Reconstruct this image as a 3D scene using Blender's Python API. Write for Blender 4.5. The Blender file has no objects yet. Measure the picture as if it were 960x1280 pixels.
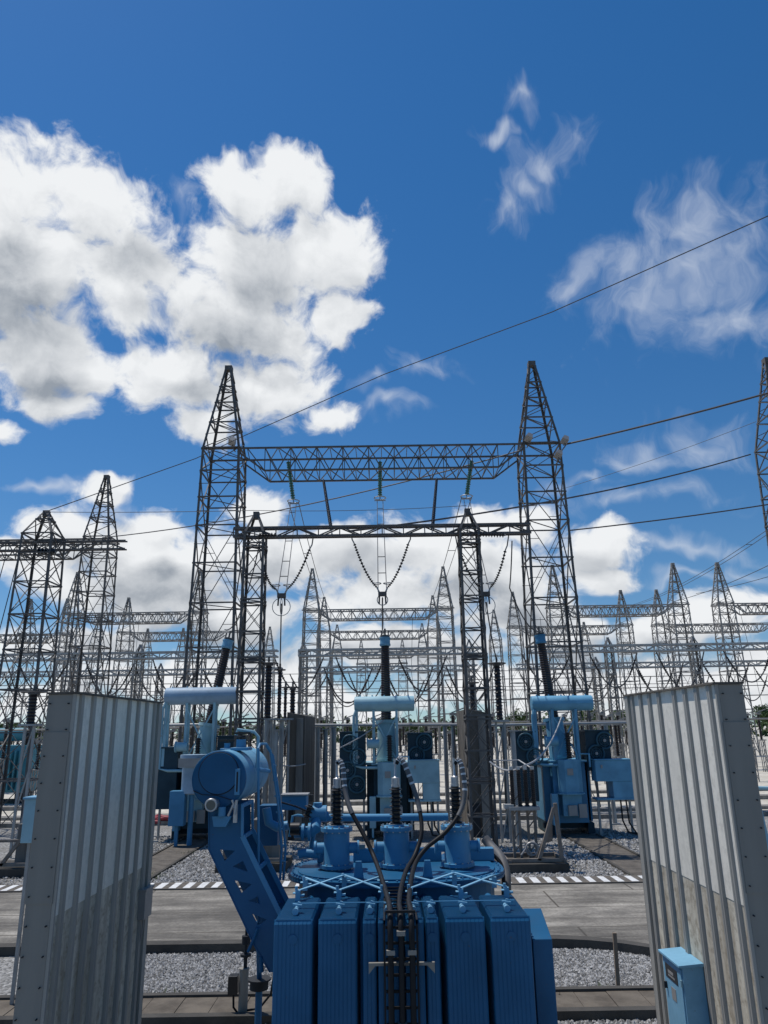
import bpy, math, random
from mathutils import Vector, Matrix
random.seed(7)
R = math.radians
SC = bpy.context.scene
COL = SC.collection
# ------------------------------------------------------------------ camera
F = 924.0; PITCH = math.atan(271/924); ROLL = R(0.87); CH = 5.0
cd = bpy.data.cameras.new('camera'); cam = bpy.data.objects.new('camera', cd); COL.objects.link(cam)
cd.sensor_fit = 'VERTICAL'; cd.sensor_height = 36; cd.lens = 36*F/1280; cd.clip_start = 0.1; cd.clip_end = 6000
cx, sx = math.cos(ROLL), math.sin(ROLL)
AR = Vector((cx, sx*math.sin(PITCH), -sx*math.cos(PITCH)))
AU = Vector((sx, -cx*math.sin(PITCH), cx*math.cos(PITCH)))
AD = Vector((0, math.cos(PITCH), math.sin(PITCH)))
m3 = Matrix((AR, AU, -AD)).transposed()
cam.matrix_world = Matrix.Translation((0, 0, CH)) @ m3.to_4x4()
SC.camera = cam
SC.view_settings.view_transform = 'Standard'; SC.view_settings.look = 'None'
SC.view_settings.exposure = 0.1; SC.view_settings.gamma = 1
SC.view_settings.use_curve_mapping = False
SUN_EL = R(68); SUN_AZ = R(-58)          # azimuth from +Y towards +X
def ray(px, py): return AR*((px-480)/F) + AU*((640-py)/F) + AD
def at(px, py, Y):
    d = ray(px, py); t = Y/d.y; return Vector((d.x*t, Y, CH+d.z*t))
def gr(px, py, z=0.0):
    d = ray(px, py); t = (z-CH)/d.z; return Vector((d.x*t, d.y*t, z))
def azel(px, py):
    d = ray(px, py).normalized(); return math.atan2(d.x, d.y), math.asin(d.z)
# ------------------------------------------------------------------ sun + sky
sl = bpy.data.lights.new('sun', 'SUN'); so = bpy.data.objects.new('sun', sl); COL.objects.link(so)
sl.energy = 3.4; sl.angle = R(0.5); sl.color = (1, 0.96, 0.9)
sd = Vector((math.sin(SUN_AZ)*math.cos(SUN_EL), math.cos(SUN_AZ)*math.cos(SUN_EL), math.sin(SUN_EL)))
so.rotation_euler = sd.to_track_quat('Z', 'Y').to_euler(); so.location = sd*100

def build_world():
    w = bpy.data.worlds.new('World'); SC.world = w; w.use_nodes = True
    nt = w.node_tree; nt.nodes.clear()
    def nd(t, tree=nt, **k):
        n = tree.nodes.new(t)
        for a, b in k.items(): setattr(n, a, b)
        return n
    out = nd('ShaderNodeOutputWorld'); bg = nd('ShaderNodeBackground'); nt.links.new(bg.outputs[0], out.inputs[0])
    sky = nd('ShaderNodeTexSky', sky_type='NISHITA'); sky.sun_disc = False
    sky.sun_elevation = SUN_EL; sky.sun_rotation = SUN_AZ; sky.altitude = 100; sky.air_density = 1.15; sky.dust_density = 0.1; sky.ozone_density = 2.2
    tc = nd('ShaderNodeTexCoord')
    lift = nd('ShaderNodeVectorMath', operation='ADD'); lift.inputs[1].default_value = (0, 0, 0.07); nt.links.new(tc.outputs['Generated'], lift.inputs[0])
    lnm = nd('ShaderNodeVectorMath', operation='NORMALIZE'); nt.links.new(lift.outputs[0], lnm.inputs[0]); nt.links.new(lnm.outputs[0], sky.inputs[0])
    # --- cloud density group : input uv (azimuth, elevation, 0) -> density
    def blobs(lst):
        o = []
        for px, py, rx, ry in lst:
            a, e = azel(px, py); o.append((a, e, rx/F*1.0/math.cos(e)*math.cos(math.atan(math.hypot(px-480, 0)/F)), ry/F*0.93))
        return o
    CUM = blobs([(25,225,62,62),(15,330,125,100),(60,425,85,75),(105,248,76,66),(165,332,76,66),(150,385,60,45),(85,500,48,30),(12,530,36,18),
        (297,232,50,50),(370,235,62,50),(402,312,74,80),(330,325,95,80),(300,405,115,72),(215,470,95,60),(325,485,105,60),(255,530,60,24),(425,405,52,48),(410,522,44,24),
        (110,470,36,30),(292,315,48,40),
        (95,670,70,45),(165,690,115,72),(200,655,60,30),(210,735,110,55),(330,640,50,36),(320,700,80,60),(420,690,130,46),(560,690,120,64),(480,735,110,45),(250,700,80,60),(90,730,90,40),(640,720,90,60),(600,650,50,30),(660,650,40,30),(640,770,120,45),
        (745,690,60,48),(550,745,80,30),(410,765,70,32),(300,780,120,40),(30,690,60,26),(760,730,40,26),
        (905,775,80,38),(840,790,90,32),(700,800,90,35),(90,800,110,30),(500,810,200,36),(250,840,200,36),(750,850,300,36),(130,612,40,18),(950,850,100,40),(120,880,160,26),(420,880,200,24),(800,885,240,26),(600,850,90,26)])
    WSP = blobs([(630,255,38,48),(688,190,52,38),(650,118,26,22),(658,222,42,32),(620,165,44,16),(850,340,165,95),(905,395,110,62),(770,330,80,62),(860,285,100,60),(720,360,50,40),
        (455,490,26,20),(490,521,44,20),(530,455,52,30),(232,266,20,26),(785,567,78,30),(900,556,70,34),(935,716,50,24),(790,630,120,26),(860,690,150,18),(860,730,120,14),(730,610,60,16),(50,600,70,14),(130,625,60,16)])
    SHD = blobs([(40,405,95,60),(10,330,50,40),(290,420,110,40),(330,345,60,45),(180,330,55,40),(260,490,80,26),(70,470,60,22),(210,735,110,40),(110,690,60,26),(330,715,70,30),(450,700,110,26),(590,735,90,34),(640,775,120,30),(740,712,40,22),(300,800,140,24),(520,820,160,20),(120,800,90,20),(760,815,160,20)])
    def group(name, lst, amp, sc, det, rough, stretch=(1,1,1), dist=0.0, fine=34, famp=0.9, warp=0.08):
        g = bpy.data.node_groups.new(name, 'ShaderNodeTree')
        g.interface.new_socket('uv', in_out='INPUT', socket_type='NodeSocketVector')
        g.interface.new_socket('d', in_out='OUTPUT', socket_type='NodeSocketFloat')
        gi = g.nodes.new('NodeGroupInput'); go = g.nodes.new('NodeGroupOutput')
        # warp the coordinates a little so that outlines curl
        wn = g.nodes.new('ShaderNodeTexNoise'); wn.inputs['Scale'].default_value = 9; wn.inputs['Detail'].default_value = 3
        g.links.new(gi.outputs[0], wn.inputs['Vector'])
        ws = g.nodes.new('ShaderNodeVectorMath'); ws.operation = 'MULTIPLY_ADD'
        g.links.new(wn.outputs['Color'], ws.inputs[0]); ws.inputs[1].default_value = (warp,warp,0); ws.inputs[2].default_value = (-warp/2,-warp/2,0)
        wa = g.nodes.new('ShaderNodeVectorMath'); wa.operation = 'ADD'
        g.links.new(gi.outputs[0], wa.inputs[0]); g.links.new(ws.outputs[0], wa.inputs[1])
        prev = None
        for a, e, rx, ry in lst:
            ma = g.nodes.new('ShaderNodeVectorMath'); ma.operation = 'MULTIPLY_ADD'
            g.links.new(wa.outputs[0], ma.inputs[0]); ma.inputs[1].default_value = (1/rx, 1/ry, 0); ma.inputs[2].default_value = (-a/rx, -e/ry, 0)
            ln = g.nodes.new('ShaderNodeVectorMath'); ln.operation = 'LENGTH'; g.links.new(ma.outputs[0], ln.inputs[0])
            o = ln.outputs['Value']
            if prev is not None:
                mn = g.nodes.new('ShaderNodeMath'); mn.operation = 'SMOOTH_MIN'; mn.inputs[2].default_value = 0.22
                g.links.new(prev, mn.inputs[0]); g.links.new(o, mn.inputs[1]); o = mn.outputs[0]
            prev = o
        inv = g.nodes.new('ShaderNodeMath'); inv.operation = 'SUBTRACT'; inv.inputs[0].default_value = 1.0; g.links.new(prev, inv.inputs[1])
        ns = g.nodes.new('ShaderNodeVectorMath'); ns.operation = 'MULTIPLY'; ns.inputs[1].default_value = stretch; g.links.new(wa.outputs[0], ns.inputs[0])
        nz = g.nodes.new('ShaderNodeTexNoise'); nz.inputs['Scale'].default_value = sc; nz.inputs['Detail'].default_value = det; nz.inputs['Roughness'].default_value = rough; nz.inputs['Distortion'].default_value = dist
        g.links.new(ns.outputs[0], nz.inputs['Vector'])
        am = g.nodes.new('ShaderNodeMath'); am.operation = 'MULTIPLY_ADD'; am.inputs[1].default_value = amp; am.inputs[2].default_value = -0.5*amp; g.links.new(nz.outputs[0], am.inputs[0])
        ad = g.nodes.new('ShaderNodeMath'); ad.operation = 'ADD'; g.links.new(inv.outputs[0], ad.inputs[0]); g.links.new(am.outputs[0], ad.inputs[1])
        n3 = g.nodes.new('ShaderNodeTexNoise'); n3.inputs['Scale'].default_value = fine; n3.inputs['Detail'].default_value = 5; n3.inputs['Roughness'].default_value = 0.6
        g.links.new(ns.outputs[0], n3.inputs['Vector'])
        a3 = g.nodes.new('ShaderNodeMath'); a3.operation = 'MULTIPLY_ADD'; a3.inputs[1].default_value = famp; a3.inputs[2].default_value = -0.5*famp; g.links.new(n3.outputs[0], a3.inputs[0])
        a4 = g.nodes.new('ShaderNodeMath'); a4.operation = 'ADD'; g.links.new(ad.outputs[0], a4.inputs[0]); g.links.new(a3.outputs[0], a4.inputs[1])
        g.links.new(a4.outputs[0], go.inputs[0])
        return g
    gc = group('cumulus', CUM, 1.7, 9, 6, 0.55, stretch=(1,1.25,1), fine=27, famp=0.95)
    gw = group('wisps', WSP, 1.5, 9, 6, 0.6, (1.0,0.7,1), 0.9, fine=24, famp=1.5, warp=0.16)
    gs = group('cloud_shading', SHD, 1.3, 9, 5, 0.55, fine=24, famp=0.6)  # placed blobs of grey that paint shade into the clouds
    # direction -> azimuth / elevation
    sp = nd('ShaderNodeSeparateXYZ'); nt.links.new(tc.outputs['Generated'], sp.inputs[0])
    a2 = nd('ShaderNodeMath', operation='ARCTAN2'); nt.links.new(sp.outputs[0], a2.inputs[0]); nt.links.new(sp.outputs[1], a2.inputs[1])
    asn = nd('ShaderNodeMath', operation='ARCSINE'); nt.links.new(sp.outputs[2], asn.inputs[0])
    uv = nd('ShaderNodeCombineXYZ'); nt.links.new(a2.outputs[0], uv.inputs[0]); nt.links.new(asn.outputs[0], uv.inputs[1])
    def inst(g, off=None):
        src = uv.outputs[0]
        if off:
            v = nd('ShaderNodeVectorMath', operation='ADD'); v.inputs[1].default_value = off; nt.links.new(src, v.inputs[0]); src = v.outputs[0]
        n = nd('ShaderNodeGroup'); n.node_tree = g; nt.links.new(src, n.inputs[0]); return n.outputs[0]
    def mr(src, a, b, c=0, d=1, smooth=True):
        n = nd('ShaderNodeMapRange'); n.interpolation_type = 'SMOOTHSTEP' if smooth else 'LINEAR'
        n.inputs[1].default_value = a; n.inputs[2].default_value = b; n.inputs[3].default_value = c; n.inputs[4].default_value = d
        nt.links.new(src, n.inputs[0]); return n.outputs[0]
    def ma(op, a, b):
        n = nd('ShaderNodeMath', operation=op)
        for i, s in enumerate((a, b)):
            if isinstance(s, (int, float)): n.inputs[i].default_value = s
            else: nt.links.new(s, n.inputs[i])
        return n.outputs[0]
    d0 = inst(gc); d1 = inst(gc, (-0.015, 0.05, 0)); d2 = inst(gc, (-0.006, 0.013, 0))
    alpha = mr(d0, 0.0, 0.48)
    thick = mr(d1, 0.15, 1.25)
    puff = mr(ma('SUBTRACT', d2, d0), -0.45, 0.45, smooth=False)
    nl = nd('ShaderNodeTexNoise'); nl.inputs['Scale'].default_value = 5.5; nl.inputs['Detail'].default_value = 4; nt.links.new(uv.outputs[0], nl.inputs['Vector'])
    shade = ma('MULTIPLY', thick, mr(nl.outputs[0], 0.3, 0.62, 0.25, 1.0)); shade = ma('ADD', ma('MULTIPLY', shade, 0.8), ma('MULTIPLY', ma('SUBTRACT', puff, 0.42), 0.36))
    shade = ma('ADD', ma('MULTIPLY', shade, 0.75), ma('MULTIPLY', mr(inst(gs), -0.25, 0.9), 0.5))
    shade = mr(shade, 0.0, 0.95, smooth=False)
    cm = nd('ShaderNodeMix', data_type='RGBA'); nt.links.new(shade, cm.inputs[0])
    cm.inputs[6].default_value = (8.9, 9.1, 9.3, 1); cm.inputs[7].default_value = (3.1, 3.5, 4.05, 1)
    wal = ma('MULTIPLY', mr(inst(gw), 0.02, 1.6), 0.72)
    hs = nd('ShaderNodeHueSaturation'); hs.inputs['Saturation'].default_value = 1.36; hs.inputs['Value'].default_value = 0.97; hs.inputs['Hue'].default_value = 0.503; nt.links.new(sky.outputs[0], hs.inputs['Color'])
    mw = nd('ShaderNodeMix', data_type='RGBA'); nt.links.new(wal, mw.inputs[0]); nt.links.new(hs.outputs[0], mw.inputs[6]); mw.inputs[7].default_value = (6.6, 7.2, 8.2, 1)
    mc = nd('ShaderNodeMix', data_type='RGBA'); nt.links.new(alpha, mc.inputs[0]); nt.links.new(mw.outputs[2], mc.inputs[6]); nt.links.new(cm.outputs[2], mc.inputs[7])
    nt.links.new(mc.outputs[2], bg.inputs[0]); bg.inputs[1].default_value = 0.091
build_world()
SC.cycles.max_bounces = 4; SC.cycles.diffuse_bounces = 2; SC.cycles.glossy_bounces = 2; SC.cycles.transparent_max_bounces = 2
SC.world.cycles.sampling_method = 'MANUAL'; SC.world.cycles.sample_map_resolution = 512

# ------------------------------------------------------------------ materials
def mat(name, col, rough=0.5, metal=0.0, var=0.25, scale=3.0, dark=0.55, streak=False, bump=0.0, bscale=40, coat=0.0, tint=None):
    m = bpy.data.materials.new(name); m.use_nodes = True; nt = m.node_tree; b = nt.nodes['Principled BSDF']
    L = nt.links.new
    b.inputs['Roughness'].default_value = rough; b.inputs['Metallic'].default_value = metal; b.inputs['Coat Weight'].default_value = coat
    tc = nt.nodes.new('ShaderNodeTexCoord'); mp = nt.nodes.new('ShaderNodeMapping'); L(tc.outputs['Object'], mp.inputs[0])
    if streak: mp.inputs['Scale'].default_value = (1.6, 1.6, 0.18)
    nz = nt.nodes.new('ShaderNodeTexNoise'); nz.inputs['Scale'].default_value = scale; nz.inputs['Detail'].default_value = 8; nz.inputs['Roughness'].default_value = 0.62; L(mp.outputs[0], nz.inputs['Vector'])
    mr = nt.nodes.new('ShaderNodeMapRange'); mr.inputs[1].default_value = 0.38; mr.inputs[2].default_value = 0.68; mr.inputs[3].default_value = 0; mr.inputs[4].default_value = var; L(nz.outputs[0], mr.inputs[0])
    mx = nt.nodes.new('ShaderNodeMix'); mx.data_type = 'RGBA'; L(mr.outputs[0], mx.inputs[0])
    t = tint or tuple(c*dark for c in col)
    mx.inputs[6].default_value = (*col, 1); mx.inputs[7].default_value = (*t, 1); L(mx.outputs[2], b.inputs['Base Color'])
    if 'paint' in name and 'road' not in name:
        n5 = nt.nodes.new('ShaderNodeTexNoise'); n5.inputs['Scale'].default_value = 0.9; n5.inputs['Detail'].default_value = 5; L(tc.outputs['Object'], n5.inputs['Vector'])
        r5 = nt.nodes.new('ShaderNodeMapRange'); r5.inputs[1].default_value = 0.42; r5.inputs[2].default_value = 0.7; r5.inputs[4].default_value = 0.45; L(n5.outputs[0], r5.inputs[0])
        m5 = nt.nodes.new('ShaderNodeMix'); m5.data_type = 'RGBA'; L(r5.outputs[0], m5.inputs[0]); L(mx.outputs[2], m5.inputs[6]); m5.inputs[7].default_value = tuple(c*1.5+0.025 for c in col)+(1,)
        n6 = nt.nodes.new('ShaderNodeTexNoise'); n6.inputs['Scale'].default_value = 17; n6.inputs['Detail'].default_value = 7; n6.inputs['Roughness'].default_value = 0.7; L(tc.outputs['Object'], n6.inputs['Vector'])
        r6 = nt.nodes.new('ShaderNodeMapRange'); r6.inputs[1].default_value = 0.63; r6.inputs[2].default_value = 0.72; r6.inputs[4].default_value = 0.75; L(n6.outputs[0], r6.inputs[0])
        m6 = nt.nodes.new('ShaderNodeMix'); m6.data_type = 'RGBA'; L(r6.outputs[0], m6.inputs[0]); L(m5.outputs[2], m6.inputs[6]); m6.inputs[7].default_value = (0.09, 0.055, 0.04, 1)
        L(m6.outputs[2], b.inputs['Base Color']); b.inputs['Specular IOR Level'].default_value = 0.3
    rr = nt.nodes.new('ShaderNodeMapRange'); rr.inputs[3].default_value = max(rough-0.1, 0.05); rr.inputs[4].default_value = min(rough+0.15, 1); L(nz.outputs[0], rr.inputs[0]); L(rr.outputs[0], b.inputs['Roughness'])
    if bump:
        n2 = nt.nodes.new('ShaderNodeTexNoise'); n2.inputs['Scale'].default_value = bscale; n2.inputs['Detail'].default_value = 4; L(tc.outputs['Object'], n2.inputs['Vector'])
        bp = nt.nodes.new('ShaderNodeBump'); bp.inputs['Strength'].default_value = bump; bp.inputs['Distance'].default_value = 0.02; L(n2.outputs[0], bp.inputs['Height']); L(bp.outputs[0], b.inputs['Normal'])
    return m
M = {}
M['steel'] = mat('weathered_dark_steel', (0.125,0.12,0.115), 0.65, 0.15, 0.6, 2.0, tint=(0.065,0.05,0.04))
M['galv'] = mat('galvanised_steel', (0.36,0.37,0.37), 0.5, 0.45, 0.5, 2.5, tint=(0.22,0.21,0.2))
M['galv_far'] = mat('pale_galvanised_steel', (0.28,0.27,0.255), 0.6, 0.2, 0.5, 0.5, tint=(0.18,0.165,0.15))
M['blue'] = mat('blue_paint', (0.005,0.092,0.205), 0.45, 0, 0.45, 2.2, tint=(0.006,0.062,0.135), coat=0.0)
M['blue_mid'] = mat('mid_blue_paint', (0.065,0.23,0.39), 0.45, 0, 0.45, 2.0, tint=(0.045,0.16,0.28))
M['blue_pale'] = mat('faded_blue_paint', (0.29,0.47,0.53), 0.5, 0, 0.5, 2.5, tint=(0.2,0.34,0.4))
M['blue_back'] = mat('back_and_sunlit_blue_paint', (0.13,0.335,0.48), 0.5, 0, 0.5, 2.0, tint=(0.095,0.23,0.34))  # body blue of back transformers; on the near conservator barrel, painted-in sunlight
M['blue_grey'] = mat('grey_blue_paint', (0.27,0.38,0.48), 0.5, 0, 0.5, 2.5, tint=(0.18,0.25,0.32))
M['blue_light'] = mat('light_blue_paint', (0.18,0.38,0.53), 0.5, 0, 0.5, 5, tint=(0.12,0.27,0.38))
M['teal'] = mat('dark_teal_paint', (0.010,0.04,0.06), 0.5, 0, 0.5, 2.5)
M['teal_light'] = mat('teal_paint', (0.06,0.24,0.31), 0.5, 0, 0.5, 1.5)
M['fan_paint'] = mat('fan_guard_paint', (0.03,0.095,0.13), 0.5)
M['black'] = mat('black_porcelain', (0.012,0.011,0.011), 0.35, 0, 0.3, 6)
M['brown'] = mat('brown_porcelain', (0.032,0.02,0.016), 0.3, 0, 0.3, 6)
M['rubber'] = mat('black_cable_sheath', (0.014,0.0145,0.016), 0.5, 0, 0.5, 4, tint=(0.03,0.03,0.031))
M['rubber'].node_tree.nodes['Principled BSDF'].inputs['Specular IOR Level'].default_value = 0.15
M['cable_grey'] = mat('grey_cable_sheath', (0.11,0.11,0.112), 0.6, 0, 0.5, 6)
M['tape'] = mat('white_tape', (0.6,0.62,0.63), 0.6)
M['silver'] = mat('silver_metal', (0.5,0.5,0.5), 0.4, 0.6, 0.4, 8)
M['green_glass'] = mat('green_glass_insulator', (0.05,0.16,0.13), 0.25, 0, 0.3, 6)
M['wire'] = mat('dark_conductor', (0.07,0.07,0.075), 0.6, 0.3)
M['wire_pale'] = mat('pale_conductor', (0.4,0.4,0.4), 0.5, 0.4)
M['conc'] = mat('stained_concrete', (0.26,0.245,0.22), 0.9, 0, 0.8, 1.4, 0.4, streak=True, bump=0.3)
M['conc_dark'] = mat('dark_concrete', (0.14,0.122,0.1), 0.95, 0, 0.85, 1.2, tint=(0.05,0.042,0.035), streak=True, bump=0.3)
M['rib_steel'] = mat('ribbed_grey_steel', (0.36,0.345,0.31), 0.55, 0.1, 0.6, 2.2, tint=(0.23,0.22,0.195), streak=True)
M['rusty'] = mat('rusty_brown_steel', (0.22,0.195,0.17), 0.75, 0.1, 0.7, 3, tint=(0.12,0.085,0.06))
M['cover'] = mat('brown_cover_slab', (0.15,0.125,0.095), 0.95, 0, 0.8, 2.2, tint=(0.06,0.048,0.036), bump=0.4)
M['kerb'] = mat('dark_kerb_concrete', (0.075,0.068,0.058), 0.95, 0, 0.8, 1.7, tint=(0.04,0.036,0.03), bump=0.4)
M['white_paint'] = mat('white_road_paint', (0.75,0.75,0.73), 0.75, 0, 0.65, 5, tint=(0.38,0.37,0.35))
M['wood'] = mat('weathered_timber', (0.27,0.2,0.14), 0.85, 0, 0.6, 6)
M['gauge'] = mat('dial_face', (0.12,0.12,0.1), 0.4)
M['plate'] = mat('grey_nameplate', (0.32,0.31,0.3), 0.45, 0.2)
M['dark'] = mat('dark_interior', (0.02,0.022,0.026), 0.8)
M['red'] = mat('red_hose', (0.35,0.05,0.06), 0.6, 0, 0.5, 4)
M['bark'] = mat('bark', (0.09,0.07,0.05), 0.9)
M['leaf1'] = mat('leaf_dark', (0.035,0.075,0.018), 0.7, 0, 0.7, 1.2, tint=(0.075,0.11,0.025))
M['leaf2'] = mat('leaf_olive', (0.06,0.085,0.025), 0.7, 0, 0.7, 1.2, tint=(0.10,0.11,0.04))

def sheet_mat(name, base, dirt, amt, metal=0.0):
    m = mat(name, base, 0.55, metal, amt, 2.6, tint=dirt, streak=True)
    nt = m.node_tree; b = nt.nodes['Principled BSDF']; L = nt.links.new
    src = b.inputs['Base Color'].links[0].from_socket
    tc = nt.nodes.new('ShaderNodeTexCoord'); n = nt.nodes.new('ShaderNodeTexNoise'); n.inputs['Scale'].default_value = 9; n.inputs['Detail'].default_value = 9; n.inputs['Roughness'].default_value = 0.7
    L(tc.outputs['Object'], n.inputs['Vector'])
    mr = nt.nodes.new('ShaderNodeMapRange'); mr.inputs[1].default_value = 0.47; mr.inputs[2].default_value = 0.64; mr.inputs[4].default_value = amt; L(n.outputs[0], mr.inputs[0])
    mx = nt.nodes.new('ShaderNodeMix'); mx.data_type = 'RGBA'; L(mr.outputs[0], mx.inputs[0]); L(src, mx.inputs[6]); mx.inputs[7].default_value = (*dirt, 1)
    L(mx.outputs[2], b.inputs['Base Color']); return m
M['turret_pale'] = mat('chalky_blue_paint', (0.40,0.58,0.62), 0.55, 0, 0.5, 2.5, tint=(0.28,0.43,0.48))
M['sheet'] = sheet_mat('weathered_white_sheet', (0.86,0.80,0.69), (0.56,0.52,0.44), 0.5)
M['sheet_dirty'] = sheet_mat('dirty_white_sheet', (0.68,0.62,0.50), (0.29,0.235,0.165), 0.85)
M['channel'] = mat('grey_steel_channel', (0.255,0.24,0.21), 0.65, 0.05, 0.5, 1.5, 0.7, streak=True)

def gravel_mat(name, cols, scale, dirt=None):
    m = bpy.data.materials.new(name); m.use_nodes = True; nt = m.node_tree; b = nt.nodes['Principled BSDF']; L = nt.links.new
    b.inputs['Roughness'].default_value = 0.9
    tc = nt.nodes.new('ShaderNodeTexCoord')
    vo = nt.nodes.new('ShaderNodeTexVoronoi'); vo.inputs['Scale'].default_value = scale; L(tc.outputs['Object'], vo.inputs['Vector'])
    sp = nt.nodes.new('ShaderNodeSeparateColor'); L(vo.outputs['Color'], sp.inputs[0])
    cr = nt.nodes.new('ShaderNodeValToRGB'); L(sp.outputs[0], cr.inputs[0])
    el = cr.color_ramp.elements; el[0].position = 0; el[0].color = (*cols[0],1); el[1].position = 1; el[1].color = (*cols[-1],1)
    for i, c in enumerate(cols[1:-1]):
        e = el.new((i+1)/(len(cols)-1)); e.color = (*c,1)
    nz = nt.nodes.new('ShaderNodeTexNoise'); nz.inputs['Scale'].default_value = 0.35; nz.inputs['Detail'].default_value = 6; L(tc.outputs['Object'], nz.inputs['Vector'])
    mr = nt.nodes.new('ShaderNodeMapRange'); mr.inputs[1].default_value = 0.42; mr.inputs[2].default_value = 0.65; mr.inputs[4].default_value = 0.55; L(nz.outputs[0], mr.inputs[0])
    mx = nt.nodes.new('ShaderNodeMix'); mx.data_type = 'RGBA'; L(mr.outputs[0], mx.inputs[0]); L(cr.outputs[0], mx.inputs[6]); mx.inputs[7].default_value = (*(dirt or (0.12,0.11,0.09)),1)
    L(mx.outputs[2], b.inputs['Base Color'])
    bp = nt.nodes.new('ShaderNodeBump'); bp.inputs['Strength'].default_value = 1.0; bp.inputs['Distance'].default_value = 0.05; bp.invert = True; L(vo.outputs['Distance'], bp.inputs['Height']); L(bp.outputs[0], b.inputs['Normal'])
    return m
M['gravel'] = gravel_mat('crushed_stone', [(0.12,0.117,0.11),(0.22,0.215,0.2),(0.33,0.32,0.3),(0.46,0.45,0.425)], 15, (0.17,0.155,0.135))
M['yard'] = gravel_mat('pale_yard_ground', [(0.50,0.455,0.38),(0.58,0.535,0.45),(0.64,0.60,0.52)], 3, (0.36,0.33,0.26))

def road_mat():
    m = bpy.data.materials.new('old_concrete_slabs'); m.use_nodes = True; nt = m.node_tree; b = nt.nodes['Principled BSDF']; L = nt.links.new
    b.inputs['Roughness'].default_value = 0.9
    tc = nt.nodes.new('ShaderNodeTexCoord')
    mp = nt.nodes.new('ShaderNodeMapping'); mp.inputs['Scale'].default_value = (0.16, 0.9, 1); L(tc.outputs['Object'], mp.inputs[0])
    n1 = nt.nodes.new('ShaderNodeTexNoise'); n1.inputs['Scale'].default_value = 1.6; n1.inputs['Detail'].default_value = 9; n1.inputs['Roughness'].default_value = 0.66; L(mp.outputs[0], n1.inputs['Vector'])
    cr = nt.nodes.new('ShaderNodeValToRGB'); L(n1.outputs[0], cr.inputs[0]); el = cr.color_ramp.elements
    el[0].position = 0.33; el[0].color = (0.075,0.067,0.057,1); el[1].position = 0.68; el[1].color = (0.37,0.34,0.29,1)
    e = el.new(0.5); e.color = (0.2,0.182,0.153,1)
    n2 = nt.nodes.new('ShaderNodeTexNoise'); n2.inputs['Scale'].default_value = 14; n2.inputs['Detail'].default_value = 6; L(tc.outputs['Object'], n2.inputs['Vector'])
    mx = nt.nodes.new('ShaderNodeMix'); mx.data_type = 'RGBA'; mx.blend_type = 'OVERLAY'; mx.inputs[0].default_value = 0.55; L(cr.outputs[0], mx.inputs[6]); L(n2.outputs[0], mx.inputs[7])
    # joints: dark lines along X every 2.1 m and across every 4.3 m
    br = nt.nodes.new('ShaderNodeTexBrick'); br.inputs['Scale'].default_value = 1; br.inputs['Brick Width'].default_value = 7.5; br.inputs['Row Height'].default_value = 2.15; br.inputs['Mortar Size'].default_value = 0.035; br.inputs['Mortar Smooth'].default_value = 0.4; br.offset = 0.37
    br.inputs['Color1'].default_value = (1,1,1,1); br.inputs['Color2'].default_value = (0.82,0.82,0.82,1); br.inputs['Mortar'].default_value = (0.35,0.33,0.3,1); L(tc.outputs['Object'], br.inputs['Vector'])
    m2 = nt.nodes.new('ShaderNodeMix'); m2.data_type = 'RGBA'; m2.blend_type = 'MULTIPLY'; m2.inputs[0].default_value = 1; L(mx.outputs[2], m2.inputs[6]); L(br.outputs['Color'], m2.inputs[7])
    n4 = nt.nodes.new('ShaderNodeTexNoise'); n4.inputs['Scale'].default_value = 0.55; n4.inputs['Detail'].default_value = 8; n4.inputs['Roughness'].default_value = 0.68; L(tc.outputs['Object'], n4.inputs['Vector'])
    r4 = nt.nodes.new('ShaderNodeMapRange'); r4.inputs[1].default_value = 0.48; r4.inputs[2].default_value = 0.62; r4.inputs[4].default_value = 0.6; L(n4.outputs[0], r4.inputs[0])
    m4 = nt.nodes.new('ShaderNodeMix'); m4.data_type = 'RGBA'; L(r4.outputs[0], m4.inputs[0]); L(m2.outputs[2], m4.inputs[6]); m4.inputs[7].default_value = (0.075,0.068,0.058,1)
    L(m4.outputs[2], b.inputs['Base Color'])
    bp = nt.nodes.new('ShaderNodeBump'); bp.inputs['Strength'].default_value = 0.4; bp.inputs['Distance'].default_value = 0.02; L(n2.outputs[0], bp.inputs['Height']); L(bp.outputs[0], b.inputs['Normal'])
    return m
M['road'] = road_mat()

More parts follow.
